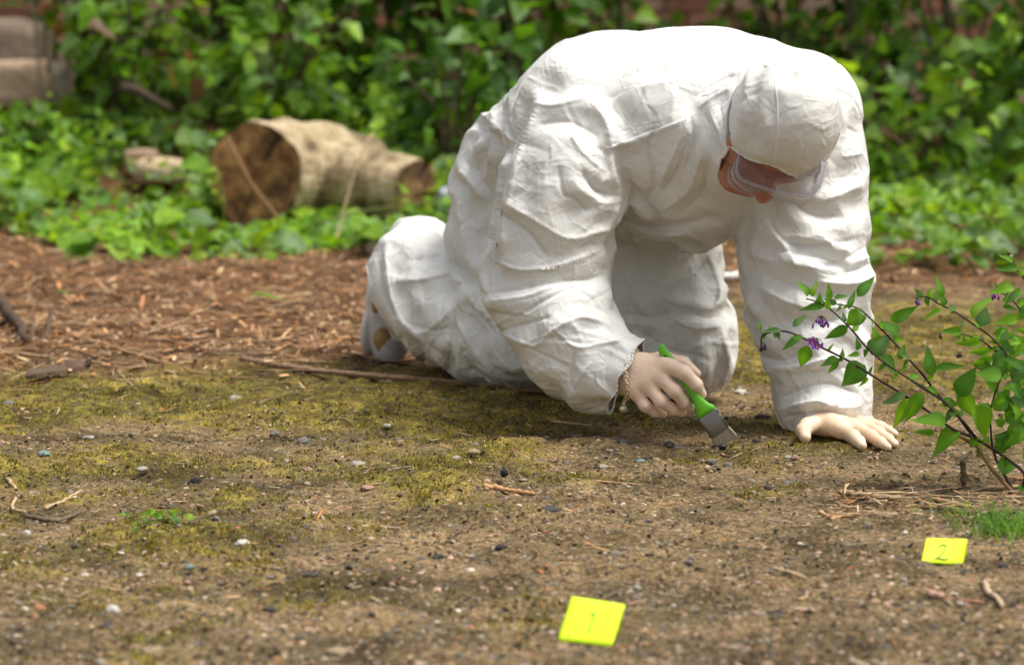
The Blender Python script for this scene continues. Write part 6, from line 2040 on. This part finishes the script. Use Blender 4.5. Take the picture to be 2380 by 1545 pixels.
# strip of white litter behind the hand
q = PZ(1692, 640, 0.006); m = MB(); m.box(q, (0.038, 0.004, 0), (-0.004, 0.03, 0), (0, 0, 0.004), (0.78, 0.75, 0.70)); m.box(q + np.array([0.02, 0.012, 0.005]), (0.016, 0.002, 0.004), (-0.002, 0.014, 0), (0, 0, 0.002), (0.78, 0.75, 0.70))
o = m.build('paper_scrap', mat_vcol('white_paper', 0.8, 0.08), None, False); centre(o); tag(o, 'flat white paper scrap lying on the ground behind the knee', 'paper')

# ------------------------------------------------------------------ grass and weeds
def grass(name, label, cx_, cy_, sx, sy, n, hmin, hmax, seed, cols):
    r = np.random.default_rng(seed)
    V, F, C = [], [], []
    k = 0
    for i in range(n):
        px, py = cx_ + r.normal(0, sx), cy_ + r.normal(0, sy)
        b = PZ(px, py, 0); b[2] = float(gheight(b[0], b[1])[0]) - 0.002
        h = r.uniform(hmin, hmax); a = r.uniform(0, 6.28); d = np.array([math.cos(a), math.sin(a), 0]); s = np.array([-d[1], d[0], 0]) * 0.0013
        lean = r.uniform(0.3, 1.3) * h
        c = np.array(cols[r.integers(len(cols))]) * r.uniform(0.7, 1.3)
        for j, t in enumerate((0, 0.4, 0.75, 1.0)):
            p = b + np.array([0, 0, 1]) * h * (t - 0.35 * t * t) + d * lean * t * t
            V += [p - s * (1 - t * 0.9), p + s * (1 - t * 0.9)]; C += [c, c]
        for j in range(3): F.append((k + 2 * j, k + 2 * j + 1, k + 2 * j + 3, k + 2 * j + 2))
        k += 8
    o = link(name, mesh_np(name, np.array(V), np.array(F), True, np.array(C)), M_LEAF); tag(o, label, 'grass', kind='stuff')
grass('grass', 'short bright grass growing at the roots of the flowering plant', 2335, 1222, 48, 16, 520, 0.012, 0.05, 5, [(0.10, 0.24, 0.02), (0.16, 0.30, 0.03), (0.08, 0.18, 0.02)])
grass('sparse_grass', 'few thin grass blades in front of the broad split straw', 2205, 1195, 40, 10, 70, 0.01, 0.035, 6, [(0.12, 0.25, 0.03), (0.16, 0.28, 0.04)])
def weed(px, py, seed, lab, s=0.016, n=16):
    r = np.random.default_rng(seed); b = PZ(px, py, 0); b[2] = float(gheight(b[0], b[1])[0])
    root = empty('weed', b); tag(root, lab, 'weed')
    m = MB()
    for k in range(n):
        a = r.uniform(0, 6.28); rr = r.uniform(0.0, 0.03); q = b + np.array([math.cos(a) * rr, math.sin(a) * rr, r.uniform(0.002, 0.022)])
        o = np.array([[math.cos(a), math.sin(a), 0.2]]); Rm = leaf_rot(1, r, o, 0.4, 0.3)[0]; V, F = LEAFH
        m.add((V * s * r.uniform(0.6, 1.3)) @ Rm.T + q, F, np.array(GREEN_L[k % 4]) * 0.9)
        m.tube([b, q], 0.0006, 4, (0.15, 0.2, 0.05))
    m.build('leaves', M_LEAF, root)
weed(385, 1215, 3, 'tiny green weed sprouting from the dirt between the stones'); weed(335, 1235, 4, 'sparse green sprout beside the tiny weed', 0.012, 8)
